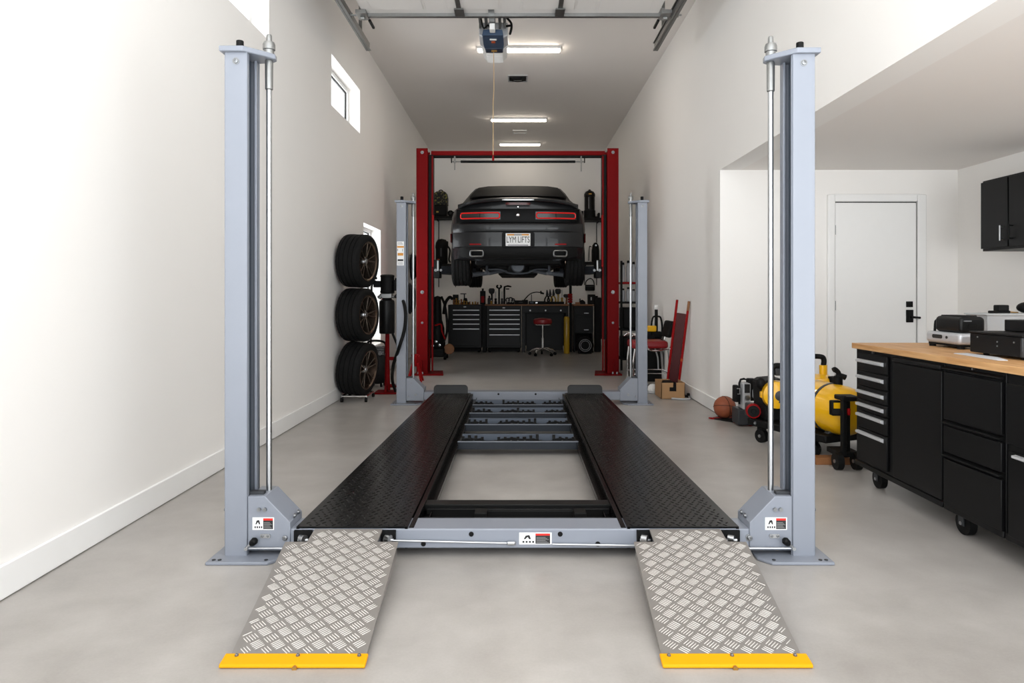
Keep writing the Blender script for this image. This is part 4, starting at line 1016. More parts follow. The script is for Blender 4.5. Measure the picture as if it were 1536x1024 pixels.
# left chest: a row of brass fittings, a small vise
for k, px in enumerate((681, 684.5, 688, 692, 696, 700, 704.5, 709, 713, 716.5)):
    x = bx(px, yb); h = (.10, .13, .09, .11, .08, .07, .06, .055, .06, .05)[k]
    m = MB(); m.lathe((x, yb, ZB1), [(0, 0), (.022, 0), (.024, h*.3), (.014, h*.4), (.014, h*.7), (.020, h*.75), (.018, h), (0, h)], n=8)
    tag(m.build('brass_fitting', BRASS if k % 3 else WOODD), 'small brass fitting in the row on top of the five-drawer chest', 'fitting', 'brass fittings on the five-drawer chest')
x = bx(698, yb+.2); vs = thing('bench_vise', 'small black vise behind the brass fittings on the five-drawer chest', 'vise', (x, yb+.2, ZB1))
MB().box(x-.07, x+.07, yb+.14, yb+.26, ZB1, ZB1+.05).prism([(x-.05, yb+.16, ZB1+.05), (x+.05, yb+.16, ZB1+.05), (x+.03, yb+.16, ZB1+.13), (x-.03, yb+.16, ZB1+.13)], (0, .08, 0)).build('vise_body', MBLK, vs, bev=.008)
MB().cyl((x-.02, yb+.2, ZB1+.13), (x-.02, yb+.2, ZB1+.21), .012, 8).cyl((x-.10, yb+.2, ZB1+.215), (x+.02, yb+.2, ZB1+.215), .009, 8).build('vise_screw', DGREY, vs)
x = bx(683.5, yb+.15); tag(MB().box(x-.055, x+.055, yb+.1, yb+.2, ZB1, ZB1+.2).build('parts_box', MBLK, bev=.008), 'small black box behind the brass fittings, left end of the five-drawer chest', 'box')
# hose arching off the left end of the chest
x = bx(672, yb-.1); tag(MB().tube(spline([(bx(664), yb-.1, .75), (bx(666.5), yb-.1, .95), (bx(670), yb-.1, bz(449)), (bx(674), yb-.1, bz(445.5)), (bx(678), yb-.1, bz(449))]), [.03]*32+[.02], 10).build('hose', MBLK), 'thick black hose arching at the left end of the tool chests', 'hose')
# red spray bottle between chests, then the bench items
t = thing('spray_bottle', 'dark spray bottle with a red label between the two tool chests', 'bottle', (bx(724, yb), yb, ZB1))
x = bx(724.2, yb); tag(MB().box(bx(723.2, YBN), bx(729, YBN), YBN+.03, YBN+.6, 0, ZB1).build('shade_filler', MBLK), 'narrow added black strip darkening the gap between the two tool chests, under the spray bottle', 'shade filler')  # black strip put in as shade for the open gap
MB().box(x-.055, x+.055, yb-.03, yb+.03, ZB1, bz(436, yb)).build('bottle_body', MBLK, t, bev=.015)
MB().box(x-.03, x+.03, yb-.034, yb-.03, ZB1+.04, ZB1+.17).build('red_label', RED2, t)
MB().cyl((x, yb, bz(436, yb)), (x, yb, bz(432.5, yb)), .02, 12).build('cap', MBLK, t)
handtool('brush', bx(737.5, yb), yb, ZB2, .30, 'black hand brush, leftmost on the wooden bench top')
bottle(bx(734, yb), yb, ZB2, .17, .035, DGREY, 'short dark bottle in front of the hand brush on the bench')
bottle(bx(737, yb-.1), yb-.1, ZB2, .085, .02, BRASS, 'tiny tan bottle at the front of the bench near the spray bottle', WHITE)
handtool('screwdriver', bx(743.5, yb), yb, ZB2, .24, 'thin screwdriver standing just right of the hand brush')
handtool('wrench', bx(748.6, yb), yb, ZB2, .36, 'tall black wrench standing upright, tallest tool at the left of the bench')
handtool('screwdriver', bx(753, yb), yb, ZB2, .24, 'thin screwdriver between the tall wrench and the hooked wrench', DGREY)
handtool('pipe_wrench', bx(756.5, yb), yb, ZB2, .345, 'black hooked pipe wrench with bent top')
# caliper-like clamp pile
for k, (px, r, lbl) in enumerate(((761.5, .035, 'round black clamp beside the hooked wrench'), (766, .04, 'round black clamp in the middle of the three clamps'), (769.5, .03, 'smallest black clamp nearest the cable reel'))):
    x = bx(px, yb); t = thing('clamp', lbl, 'clamp', (x, yb, ZB2), 'clamps on the back bench')
    MB().tube(arc((x, yb, ZB2+r+.05), r, -60, 240, 14), .012, 8).build('clamp_jaw', DGREY, t); MB().box(x-.03, x+.03, yb-.02, yb+.02, ZB2, ZB2+.045).build('clamp_foot', MBLK, t, bev=.005)
    MB().cyl((x-.01, yb-.03, ZB2+.03), (x+.02, yb-.03, ZB2+.10), .006, 8).build('clamp_screw', STEEL, t)
# flat case and bent desk lamp
x0, x1 = bx(772, yb), bx(790, yb); t = thing('flat_case', 'flat black case lying in the middle of the bench', 'case', ((x0+x1)/2, yb, ZB2))
MB().box(x0, x1, yb-.12, yb+.12, ZB2, ZB2+.075).build('case_body', MBLK, t, bev=.01); MB().box((x0+x1)/2-.04, (x0+x1)/2+.04, yb-.135, yb-.12, ZB2+.03, ZB2+.045).build('case_handle', DGREY, t)
t = thing('task_lamp', 'black bent-arm bench lamp leaning to the right over the bench', 'lamp', (bx(787, yb+.1), yb+.1, ZB2))
Pn = [(bx(786, yb), yb+.1, ZB2+.08), (bx(795, yb), yb+.1, bz(441, yb)), (bx(803, yb), yb+.1, bz(438.2, yb)), (bx(812, yb), yb+.1, bz(438.5, yb))]
MB().tube(spline(Pn), .010, 8).build('lamp_arm', MBLK, t); MB().cyl((bx(797.3, yb), yb+.1, ZB2), (bx(797.3, yb), yb+.1, bz(441.5, yb)), .008, 8).build('lamp_support', MBLK, t)
MB().box(bx(783, yb), bx(792, yb), yb+.02, yb+.18, ZB2, ZB2+.085).build('lamp_base', MBLK, t, bev=.01)
MB().tube([(bx(811.5, yb), yb+.1, bz(436, yb)), (bx(812, yb), yb+.1, bz(441, yb))], .014, 8).tube([(bx(812, yb), yb+.1, bz(438.5, yb)), (bx(816, yb), yb+.1, bz(440.5, yb))], [.012, .02], 8).build('lamp_head', MBLK, t)
t = thing('drill_case', 'low black tray with a blue patch under the bench lamp', 'tray', (bx(803, yb), yb-.05, ZB2))
MB().box(bx(793, yb), bx(818, yb), yb-.14, yb+.06, ZB2, ZB2+.06).build('tray_body', MBLK, t, bev=.006); MB().box(bx(795, yb), bx(800, yb), yb-.145, yb-.14, ZB2+.02, ZB2+.05).build('blue_patch', BLUD, t); MB().box(bx(803, yb), bx(806, yb), yb-.145, yb-.14, ZB2+.02, ZB2+.04).build('steel_catch', STEEL, t)
for k, (px, h, gm, kind, lbl) in enumerate(((820.5, .27, MBLK, 'pliers', 'black pliers, leftmost in the upright tool row on the right of the bench'), (825, .28, MBLK, 'pliers', 'black pliers, second in the upright tool row from the bench lamp'), (830, .28, GOLD, 'pliers', 'long-nosed pliers with yellow grips in the upright tool row'),
        (837, .29, GOLD, 'brush', 'round black brush with yellow grip in the upright tool row'), (843, .27, GOLD, 'screwdriver', 'yellow-handled screwdriver in the upright tool row'), (849.5, .19, WOODD, 'brush', 'short brush with wooden grip nearest the red block'))):
    handtool(kind, bx(px, yb), yb, ZB2, h, lbl, gm)
tag(MB().box(bx(818, yb), bx(846, yb), yb-.03, yb+.03, ZB2, ZB2+.05).build('tool_holder', MBLK, bev=.005), 'low black strip holding the upright tools on the bench', 'tool holder')
# right cabinet top
x = bx(866, yb); tag(MB().box(x-.04, x+.05, yb-.05, yb+.02, ZB2, ZB2+.04).build('wood_offcut', WOODD, bev=.004), 'small wooden offcut on the small cabinet', 'wood block')
x = bx(873, yb); t = thing('hand_plane', 'small dark hand plane on the small cabinet', 'plane', (x, yb, ZB2))
MB().prism([(x-.06, yb-.03, ZB2), (x+.07, yb-.03, ZB2), (x+.06, yb-.03, ZB2+.05), (x+.01, yb-.03, ZB2+.09), (x-.05, yb-.03, ZB2+.07)], (0, .06, 0)).build('plane_body', MBLK, t, bev=.008); MB().cyl((x-.04, yb, ZB2+.07), (x-.04, yb, ZB2+.11), .015, 10).build('plane_knob', DGREY, t)
x = bx(886, yb); t = thing('battery_charger', 'black boxy charger standing on the small cabinet', 'charger', (x, yb, ZB2))
MB().box(x-.055, x+.085, yb-.08, yb+.1, ZB2, bz(441.5, yb)).build('charger_body', MBLK, t, bev=.012); MB().box(x-.01, x+.015, yb-.086, yb-.08, ZB2+.08, ZB2+.14).build('charger_dial', GREYP, t)
x = bx(897, yb); tag(MB().box(x-.07, x+.05, yb-.1, yb+.1, .0, bz(446, yb)).box(x-.06, x-.01, yb-.08, yb+.0, bz(446, yb), bz(443.5, yb)).build('tall_cabinet', MBLK, bev=.01), 'tall black locker half hidden behind the right red column', 'cabinet')
# bag hanging on the back wall
X, Y = (885-VX)*15.1/F, 15.1; bzz = lambda py: H-(py-VY)*Y/F
t = thing('shoulder_bag', 'black bag hanging by its strap on the back wall right of the car', 'bag', (X, Y, bzz(436)))
MB().box(X-.11, X+.10, Y-.08, Y+.0, bzz(436), bzz(427)).build('bag_body', MBLK, t, bev=.02)
MB().tube(spline([(X-.10, Y-.04, bzz(428)), (X-.09, Y-.04, bzz(422)), (X, Y-.04, bzz(417.5)), (X+.07, Y-.04, bzz(421)), (X+.09, Y-.04, bzz(428))]), .010, 8).build('strap', MBLK, t)
MB().cyl((X, Y+.1, bzz(418.5)), (X, Y-.06, bzz(418.5)), .008, 8).build('wall_hook', STEEL, t)
MB().box(X-.11, X+.10, Y-.086, Y-.08, bzz(430), bzz(429)).build('bag_seam', DGREY, t)

# shelves on the back wall and what stands on them
YS = 14.95; S_ = lambda px, py: Vector(((px-VX)*YS/F, YS, H-(py-VY)*YS/F))
def shelf(px0, px1, py, label):
    a, b = S_(px0, py).x, S_(px1, py).x; z = S_(0, py).z
    t = thing('wall_shelf', label, 'shelf', ((a+b)/2, YS, z))
    MB().box(a, b, YS-.2, YB-.001, z-.055, z).build('shelf_board', MBLK, t, bev=.004)
    for x in (a+.12, b-.12): MB().box(x-.008, x+.008, YB-.02, YB-.001, z-.5, z-.05).box(x-.006, x+.006, YS-.05, YB-.02, z-.09, z-.055).build('bracket', MBLK, t)
    return z
zA = shelf(648, 690, 325, 'upper black wall shelf on the left, beside the raised car')
zBs = shelf(868, 905, 328, 'upper black wall shelf on the right, beside the raised car')
zC_ = shelf(648, 690, 396, 'lower black wall shelf on the left, behind the lift arm')
zD_ = shelf(870, 905, 393, 'lower black wall shelf on the right, behind the lift arm')
x0, x1 = S_(651, 0).x, S_(672, 0).x; xm = (x0+x1)/2; y0 = YS-.18; y1 = YS+.12
t = thing('backpack', 'mottled dark backpack standing on the upper left wall shelf', 'bag', (xm, YS, zA))
MB().loft([[(xm + sx*(x1-x0)/2*k, (y0+y1)/2 + sy*.14*k, z) for sx, sy in ((-1,-1), (0,-1.15), (1,-1), (1,0), (1,1), (0,1), (-1,1), (-1,0))] for z, k in ((zA+.24, .98), (zA+.4, 1.0), (zA+.5, .88), (zA+.54, .55))]).build('pack_top', CAMO, t, bev=.01)
MB().box(x0+.01, x1-.01, y0-.01, y1, zA, zA+.25).build('pack_pocket', MBLK, t, bev=.03)
MB().tube(arc((xm, YS-.02, zA+.53), .05, 0, 180, 10), .012, 8).build('carry_loop', MBLK, t)
MB().box(xm-.08, xm-.03, y0-.018, y0-.008, zA+.07, zA+.10).build('yellow_tag', GOLD, t)
for k, px in enumerate((676.5, 681)):
    c = S_(px, 321); rr_ = .065 if k == 0 else .05
    t = thing('rope_coil', ('larger black coil beside the backpack' if k == 0 else 'smaller black coil next to the car on the same shelf as the backpack'), 'coil', (c.x, YS, zA))
    MB().tube([Vector((c.x + rr_*.7*math.cos(a*PI/10), YS-.1, zA+rr_+ rr_*.7*math.sin(a*PI/10))) for a in range(20)], rr_*.33, 8, closed=True).build('coil_ring', MBLK, t)
    MB().ball((c.x, YS-.1, zA+rr_), rr_*.45, 12).build('coil_core', DGREY, t)
c = S_(884, 0); t = thing('filter_canister', 'tall black canister with domed top on the upper right wall shelf', 'canister', (c.x, YS-.06, zBs))
MB().lathe((c.x, YS-.06, zBs), [(0, 0), (.125, 0), (.125, .17), (.112, .175)], n=28).build('canister_base', MBLK, t)
MB().lathe((c.x, YS-.06, zBs+.17), [(.112, 0), (.112, .30), (.12, .31), (.12, .36), (.09, .41), (.03, .44), (.02, .46), (0, .46)], n=28).build('canister_body', BLK, t)
MB().cyl((c.x-.03, YS-.17, zBs+.2), (c.x-.03, YS-.17, zBs+.45), .006, 6).build('sight_tube', GREYP, t)
MB().box(c.x-.03, c.x+.03, YS-.182, YS-.17, zBs+.53-.02, zBs+.55-.02).build('brass_band', BRASS, t)
x = S_(895, 0).x; tag(MB().box(x-.05, x+.02, YS-.12, YS+.05, zBs, zBs+.04).box(x+.02, x+.06, YS-.1, YS+.1, zBs, zBs+.12).build('parts_bin', MBLK, bev=.006), 'low black bin beside the tall canister', 'bin')
x = S_(871.5, 0).x; tag(MB().box(x-.035, x+.045, YS-.12, YS+.05, zBs, zBs+.16).build('small_crate', MBLK, bev=.006), 'small black box left of the tall canister, against the car', 'box')
# vacuum-like machine, lower left
c = S_(663, 0); t = thing('shop_vacuum', 'black upright shop vacuum on the lower left wall shelf', 'vacuum', (c.x, YS, zC_))
MB().lathe((c.x-.0, YS-.05, zC_), [(0, 0), (.12, 0), (.13, .02), (.13, .33), (.14, .36), (.13, .46), (.09, .53), (0, .55)], n=24).build('vacuum_body', MBLK, t)
MB().box(c.x+.08, c.x+.14, YS-.1, YS, zC_+.36, zC_+.5).build('motor_pod', MBLK, t, bev=.02)
MB().box(c.x-.02, c.x+.015, YS-.19, YS-.178, zC_+.16, zC_+.34).build('vacuum_label', DGREY, t)
MB().box(c.x-.08, c.x-.03, YS-.19, YS-.17, zC_+.05, zC_+.1).build('red_switch', ORNG, t)
MB().tube(spline([(c.x+.12, YS-.06, zC_+.4), (c.x+.18, YS-.06, zC_+.3), (c.x+.16, YS-.06, zC_+.1), (c.x+.19, YS-.06, zC_+.03)]), .018, 8).build('vacuum_hose', MBLK, t)
c = S_(893, 0); t = thing('impact_driver_case', 'rounded black tool pouch on the lower right wall shelf', 'pouch', (c.x, YS, zD_))
MB().lathe((c.x, YS-.03, zD_), [(0, 0), (.07, 0), (.085, .03), (.085, .25), (.07, .36), (.03, .42), (0, .425)], n=20).build('pouch_body', MBLK, t)
MB().tube(spline([(c.x-.09, YS-.05, zD_+.33), (c.x-.13, YS-.05, zD_+.34), (c.x-.14, YS-.05, zD_+.25), (c.x-.15, YS-.05, zD_+.02)]), .010, 8).build('pouch_cord', MBLK, t)
MB().cyl((c.x, YS-.12, zD_+.36), (c.x, YS-.13, zD_+.36), .02, 10).build('rivet', STEEL, t)
# floor jack and gear at the foot of the left column
X, Y = (658-VX)*12.1/F, 12.1
t = thing('floor_jack', 'black floor machine with red and orange fittings behind the left red column', 'floor jack', (X, Y, 0))
MB().box(X-.16, X+.12, Y-.22, Y+.25, .05, .2).build('jack_chassis', MBLK, t, bev=.02)
MB().lathe((X-.02, Y, .2), [(.13, 0), (.14, .05), (.12, .35), (.08, .5), (.06, .9), (0, .92)], n=18).build('jack_tower', MBLK, t)
for dx in (-.17, .13):
    for dy in (-.16, .16): MB().cyl((X+dx-.02, Y+dy, .06), (X+dx+.02, Y+dy, .06), .06, 16).build('wheel', MBLK, t)
MB().lathe((X+.19, Y-.05, .18), [(.02, -.03), (.085, -.03), (.095, 0), (.085, .03), (.02, .03)], axis=(0, -1, 0), n=22).build('orange_reel', WOODD, t)
MB().tube(spline([(X-.05, Y-.16, .60), (X+.06, Y-.18, .62), (X+.08, Y-.18, .50), (X+.13, Y-.16, .36)]), .014, 8).build('red_handle', RED2, t)
MB().tube(spline([(X+.05, Y-.1, .2), (X+.16, Y-.12, .5), (X+.13, Y-.1, .9), (X+.05, Y, 1.1)]), .022, 8).build('jack_hose', MBLK, t)
for k, (dx, dz) in enumerate(((-.08, .25), (-.02, .32), (.04, .26))): MB().lathe((X+dx, Y-.21, dz), [(.02, 0), (.022, .01), (0, .015)], axis=(0, -1, 0), n=10).build('fitting', STEEL, t)
# hung gear on the left wall between the columns
for k, (py0, py1, Y, m_, lbl) in enumerate(((380, 420, 12.3, MBLK, 'black coiled hose hanging on the left wall, upper one behind the lift column'), (425, 470, 12.0, DGREY, 'dark coiled hose hanging on the left wall, lower one behind the lift column'))):
    z0, z1 = H-(py1-VY)*Y/F, H-(py0-VY)*Y/F; zc = (z0+z1)/2; t = thing('hose_coil', lbl, 'hose', (XL+.06, Y, z0))
    q = MB()
    for j in range(3):
        r = (z1-z0)/2*(.95-.12*j); q.tube([Vector((XL+.06+.03*j, Y + r*.8*math.cos(a*PI/14), zc + r*math.sin(a*PI/14))) for a in range(28)], .022, 8, closed=True)
    q.build('hose_loop', m_, t); MB().cyl((XL+.001, Y, z1-.03), (XL+.16, Y, z1-.03), .012, 8).build('wall_peg', STEEL, t)
# red floor stand bits between rear left post and red column
X, Y = (623-VX)*9.0/F, 9.0
t = thing('axle_stand', 'small red axle stand at the foot of the left red column', 'axle stand', (X, Y, 0))
m = MB()
for sx in (-1, 1):
    for sy in (-1, 1): m.tube([(X+sx*.09, Y+sy*.09, .0), (X+sx*.03, Y+sy*.03, .24)], .014, 6)
each(m, 'stand_leg', RED2, t); MB().cyl((X, Y, .2), (X, Y, .34), .022, 12).box(X-.05, X+.05, Y-.02, Y+.02, .33, .36).build('stand_saddle', RED2, t, bev=.004)

# ------------------------------------------------------------------ right side: rack, chair, lamp, creeper, box
RYk = 10.5; rx = lambda px: (px-VX)*RYk/F; rz = lambda py: H-(py-VY)*RYk/F
t = thing('storage_rack', 'black storage rack with red shelves behind the right red column', 'rack', (1.74, RYk, 0))
m = MB()
for x in (1.56, 1.88):
    for y in (RYk-.2, RYk+.25): m.box(x-.015, x+.015, y-.015, y+.015, 0, rz(392))
each(m, 'rack_upright', MBLK, t)
for z, m_ in ((rz(423), RED2), (rz(452), MBLK), (rz(492), MBLK), (rz(535), MBLK)): MB().box(1.55, 1.90, RYk-.21, RYk+.26, z-.03, z).build('rack_shelf', m_, t, bev=.003)
for j, (z, hs, grp) in enumerate(((rz(423), (.30, .33, .31, .26), 'pale bottles on the red rack shelf'), (rz(452), (.20, .22, .19, .2), 'pale bottles on the second rack shelf'))):
    for k, h in enumerate(hs):
        x = 1.60 + k*.08; tt = thing('bottle', ('pale grey bottle standing on the red shelf of the storage rack' if j == 0 else 'short pale bottle on the rack shelf below the red one'), 'bottle', (x, RYk-.1, z), grp)
        MB().lathe((x, RYk-.1, z), [(0, 0), (.03, 0), (.033, .01), (.033, h*.7), (.018, h*.85), (.016, h*.88)], n=14).build('bottle_body', GREYP, tt); MB().lathe((x, RYk-.1, z+h*.87), [(.02, 0), (.02, h*.11), (0, h*.13)], n=10).build('cap', MBLK, tt)
for z, k, lbl in ((rz(492), 0, 'black tote on the third shelf of the storage rack'), (rz(535), 1, 'black tote on the lowest shelf of the storage rack')):
    tag(MB().box(1.585, 1.86, RYk-.19, RYk+.2, z, z+.32).build('tote', MBLK, bev=.02), lbl, 'tote', 'totes on the storage rack')
# chair with chrome tube frame
HY = 8.35; hx_ = lambda px: (px-VX)*HY/F; hz_ = lambda py: H-(py-VY)*HY/F
t = thing('chrome_chair', 'chrome-framed chair with red seat and black back behind the rear right post', 'chair', (hx_(975), HY, 0))
sa, sb_ = hx_(944), hx_(1001); zs0, zs1 = hz_(521), hz_(510)
MB().box(sa, sb_-.03, HY-.2, HY+.2, zs0, zs1).build('seat', REDV, t, bev=.03, seg=3)
b0, b1 = hx_(996), hx_(1008)
MB().prism([(b0, HY-.19, hz_(505)), (b0+.05, HY-.19, hz_(505)), (b1, HY-.19, hz_(481)), (b1-.05, HY-.19, hz_(481))], (0, .38, 0)).build('backrest', MBLK, t, bev=.015, seg=3)
for s_ in (-1, 1):
    y = HY + s_*.215
    MB().tube(spline([(sa-.03, y, hz_(505)), (sa+.03, y, hz_(501)), (sa+.15, y, hz_(506)), (sa+.0+.2, y, zs0-.01), (sb_-.06, y, zs0-.01), (sb_, y, zs0+.03), (b1-.02, y, hz_(488)), (b1, y, hz_(482))]), .011, 8).build('side_frame', CHROME, t)
    MB().tube(spline([(sb_-.04, y, zs0), (sb_-.02, y, .3), (sb_-.01, y, .03), (sb_-.03, y, .014), (sa+.04, y, .014), (sa+.02, y, .03), (sa+.01, y, .3), (sa+.03, y, zs0)]), .011, 8).build('leg_frame', CHROME, t)
MB().tube([(sb_-.02, HY-.215, hz_(557)), (sb_-.02, HY+.215, hz_(557)), (sa+.02, HY+.215, hz_(557)), (sa+.02, HY-.215, hz_(557))], .010, 8, closed=True).build('foot_ring', CHROME, t)
MB().tube(spline([(hx_(980), HY-.1, zs0), (hx_(984), HY-.1, hz_(535)), (hx_(985), HY-.1, hz_(552))]), .009, 8).build('height_lever', STEEL, t)
# black cabinet behind, with a lantern on it and a yellow drill
KY = 9.1; kx = lambda px: (px-VX)*KY/F; kz = lambda py: H-(py-VY)*KY/F
tag(MB().box(1.50, 1.90, KY-.12, KY+.3, .0, kz(507)).build('tool_cart', MBLK, bev=.01), 'black cart against the right wall, behind the chrome chair', 'cart')
lx = kx(985.5); t = thing('work_lantern', 'black caged work lantern with white top on the black cart', 'lantern', (lx-.03, KY, kz(507)))
lx -= .01
MB().box(lx-.075, lx+.065, KY-.06, KY+.06, kz(507), kz(507)+.09).build('lantern_base', MBLK, t, bev=.012)
m = MB()
for s_ in (-1, 1): m.tube(spline([(lx+s_*.07, KY-.03, kz(507)+.08), (lx+s_*.07, KY-.03, kz(488)), (lx+s_*.05, KY-.03, kz(476)), (lx, KY-.03, kz(474))]), .012, 8)
m.build('lantern_cage', MBLK, t)
MB().cyl((lx, KY, kz(500)), (lx, KY, kz(464)), .022, 12).build('lantern_stem', MBLK, t)
MB().lathe((lx, KY, kz(464)), [(.022, 0), (.03, .01), (.032, .045), (.024, .06), (0, .064)], n=16).build('white_top', WHITE, t)
dx_ = kx(975); t = thing('power_drill', 'black and yellow power drill beside the lantern', 'drill', (dx_, KY-.05, kz(507)))
MB().box(dx_-.05, dx_+.07, KY-.09, KY-.01, kz(507)+.09, kz(507)+.17).build('drill_body', CYEL, t, bev=.015); MB().box(dx_-.045, dx_+.005, KY-.08, KY-.02, kz(507), kz(507)+.10).build('drill_grip', MBLK, t, bev=.012); MB().cyl((dx_-.05, KY-.05, kz(507)+.13), (dx_-.13, KY-.05, kz(507)+.13), .02, 12).build('drill_chuck', MBLK, t)
MB().box(dx_-.07, dx_+.04, KY-.095, KY-.005, kz(507)-.0, kz(507)+.04).build('battery', MBLK, t, bev=.006)
# red creeper leaning by the wall
t = thing('mechanic_creeper', 'red mechanic creeper board leaning upright against the right wall', 'creeper', (1.83, 7.8, 0))
B0 = Vector((1.775, 7.86, .05)); B1 = Vector((1.852, 7.66, 1.08)); ax = (B1-B0).normalized(); sd = Vector((.93, -.36, 0)); sd = (sd - ax*sd.dot(ax)).normalized(); nr = ax.cross(sd)
def slab(u0, u1, w0, w1, th):
    m = MB(); 
    P = lambda u, w, n: B0 + (B1-B0)*u + sd*w + nr*n
    m.hexa([P(u0, w0, -th), P(u0, w1, -th), P(u0, w1, th), P(u0, w0, th), P(u1, w0, -th), P(u1, w1, -th), P(u1, w1, th), P(u1, w0, th)]); return m
slab(.02, .86, -.05, .05, .008).build('creeper_board', CREEP, t, bev=.003)
slab(-.04, 1.0, -.078, -.052, .014).build('side_rail', RED2, t, bev=.004); slab(-.04, .98, .052, .078, .014).build('side_rail', RED2, t, bev=.004)
lab(slab(.90, 1.0, .0525, .0785, .0145).build('wood_tip', WOODD, t), 'bare wooden tip')
slab(.34, .37, .051, .0795, .016).build('orange_clip', ORNG, t)
# cardboard box with a hand hole
q0, q1, yb0, yb1, zt = 1.575, 1.835, 7.50, 7.85, at(0, 574, 7.5).z
t = thing('cardboard_box', 'open brown cardboard box with a hand hole below the creeper', 'box', ((q0+q1)/2, 7.68, 0))
m = MB(); e = .006
hx0, hx1, hz0_, hz1_ = q0+.09, q0+.165, .085, zt+.001
m.box(q0, hx0, yb0, yb0+e, 0, zt).box(hx1, q1, yb0, yb0+e, 0, zt).box(hx0, hx1, yb0, yb0+e, 0, hz0_).box(hx0, hx1-.035, yb0, yb0+e, hz0_+.045, zt)
m.box(q0, q1, yb1-e, yb1, 0, zt).box(q0, q0+e, yb0, yb1, 0, zt).box(q1-e, q1, yb0, yb1, 0, zt).box(q0, q1, yb0, yb1, 0.001, e)
m.build('carton', CARD, t)
tag(MB().box(q0+.03, q1-.03, yb0+.03, yb1-.03, e, zt-.03).box(q0+.06, q0+.16, yb0+.05, yb0+.25, zt-.03, zt).build('black_case', MBLK, bev=.01), 'black case lying inside the cardboard box', 'case')
# cable on the floor, cap
tag(MB().tube(spline([(1.68, 7.46, .012), (1.76, 7.42, .012), (1.86, 7.43, .012), (1.895, 7.55, .012), (1.90, 7.62, .014)]), .011, 8).build('cable', GREYP), 'pale grey cable lying on the floor against the cardboard box', 'cable')
tag(MB().box(1.885, 1.912, 7.585, 7.625, 0, .05).cyl((1.9, 7.6, .03), (1.86, 7.58, .02), .01, 8).build('cable_plug', MBLK, bev=.006), 'small black plug at the foot of the right wall', 'plug')
X, Y = at(979, 585, 8.0).x, 7.95
t = thing('white_beanie', 'small white ribbed cap on a pale grey disc beside the rear right post', 'cap', (X, Y, 0))
MB().lathe((X, Y, .0), [(0, 0), (.075, 0), (.08, .012), (.07, .02), (0, .022)], n=24).build('grey_disc', GREYP, t)
m = MB(); m.lathe((X-.01, Y, .02), [(.055, 0), (.06, .02), (.055, .05), (.035, .08), (0, .09)], n=24)
for k in range(4): m.tube([Vector((X-.01 + r*math.cos(a*PI/12), Y + r*math.sin(a*PI/12), .035+.014*k)) for a in range(24) for r in (.061-.004*k*k*.6,)], .005, 6, closed=True)
m.build('cap_dome', WHITE, t)

# ------------------------------------------------------------------ gear by the alcove corner
BY = 6.3; c = Vector((at(1087, 0, BY).x, BY, at(0, 627, 6.35).z + .108)); c.z = .118 + .012
t = thing('basketball', 'brown basketball resting on the red and black mat', 'ball', (c.x, c.y, .012))
MB().ball(c, .100, 32).build('ball_skin', BALL, t)
m = MB(); R = .1005
for ax_ in ((1, .2, .1), (.1, .3, 1), (.5, .8, -.3)):
    a_ = Vector(ax_).normalized(); u = a_.cross(Vector((0, 0, 1))).normalized(); v = a_.cross(u)
    m.tube([c + (u*math.cos(k*PI/24) + v*math.sin(k*PI/24))*R for k in range(48)], .0022, 6, closed=True)
m.build('seam', MBLK, t)
for o_ in [t] + list(t.children): pass
t.location.z -= 0
dz_ = c.z - .100 - .012
t.location.z -= dz_
m = MB(); m.prism([(1.78, 6.32, 0), (2.05, 5.98, 0), (2.35, 6.05, 0), (2.3, 6.40, 0), (1.95, 6.45, 0)], (0, 0, .012))
mt = thing('floor_mat', 'thin red and black mat on the floor under the basketball', 'mat', (2.05, 6.2, 0)); m.build('mat_sheet', MBLK, mt, bev=.003)
mt2 = MB().prism([(1.765, 6.325, .002), (1.795, 6.285, .002), (2.30, 6.36, .002), (2.27, 6.405, .002)], (0, 0, .0115)); lab(mt2.build('red_border', RED2, mt, bev=.002), 'red border of the mat')
MB().prism([(1.93, 6.115, .002), (2.04, 5.975, .002), (2.06, 5.985, .002), (1.955, 6.125, .002)], (0, 0, .0115)).build('red_border', RED2, mt)
# grey jump starter
JY = 6.0; jx = lambda px: (px-VX)*JY/F; jz = lambda py: H-(py-VY)*JY/F
t = thing('jump_starter', 'grey and black jump starter with clamp handles behind the basketball', 'jump starter', (jx(1115), JY, .012))
MB().box(jx(1104), jx(1134), JY-.06, JY+.12, .0125, jz(612)).build('starter_base', DGREY, t, bev=.01)
MB().box(jx(1110), jx(1122), JY-.08, JY+.06, jz(612), jz(573)).build('grey_face', GREYP, t, bev=.012)
MB().box(jx(1112), jx(1120), JY-.088, JY-.08, jz(587), jz(574)).build('display', LBLK, t, bev=.003)
MB().lathe((jx(1116), JY-.08, jz(594)), [(.012, 0), (.022, 0), (.024, .008), (.014, .010)], axis=(0, -1, 0), n=18).build('dial', STEEL, t)
MB().tube([(jx(1109), JY, jz(606)), (jx(1109), JY, jz(574)), (jx(1111), JY, jz(569)), (jx(1116), JY, jz(568)), (jx(1121), JY, jz(570)), (jx(1121), JY, jz(606))], .010, 8).build('carry_handle', MBLK, t)
for px, py0, py1, w in ((1103.5, 602, 577, 4), (1126, 600, 567, 6)): MB().box(jx(px-w), jx(px+w), JY-.05, JY+.03, jz(py0), jz(py1)).build('clamp_holder', MBLK, t, bev=.012)
MB().tube([(jx(1101.5), JY-.07, jz(581)), (jx(1106), JY-.07, jz(581)), (jx(1106), JY-.07, jz(589)), (jx(1102.5), JY-.07, jz(589))], .005, 6).build('clip_wire', STEEL, t)
tt = MB().prism([(a, JY-.1, b) for a, b in rrect(jx(1124.5), jx(1136), jz(595), jz(582), .012)], (0, .04, 0)).build('socket_plate', GREYP, t, bev=.004)
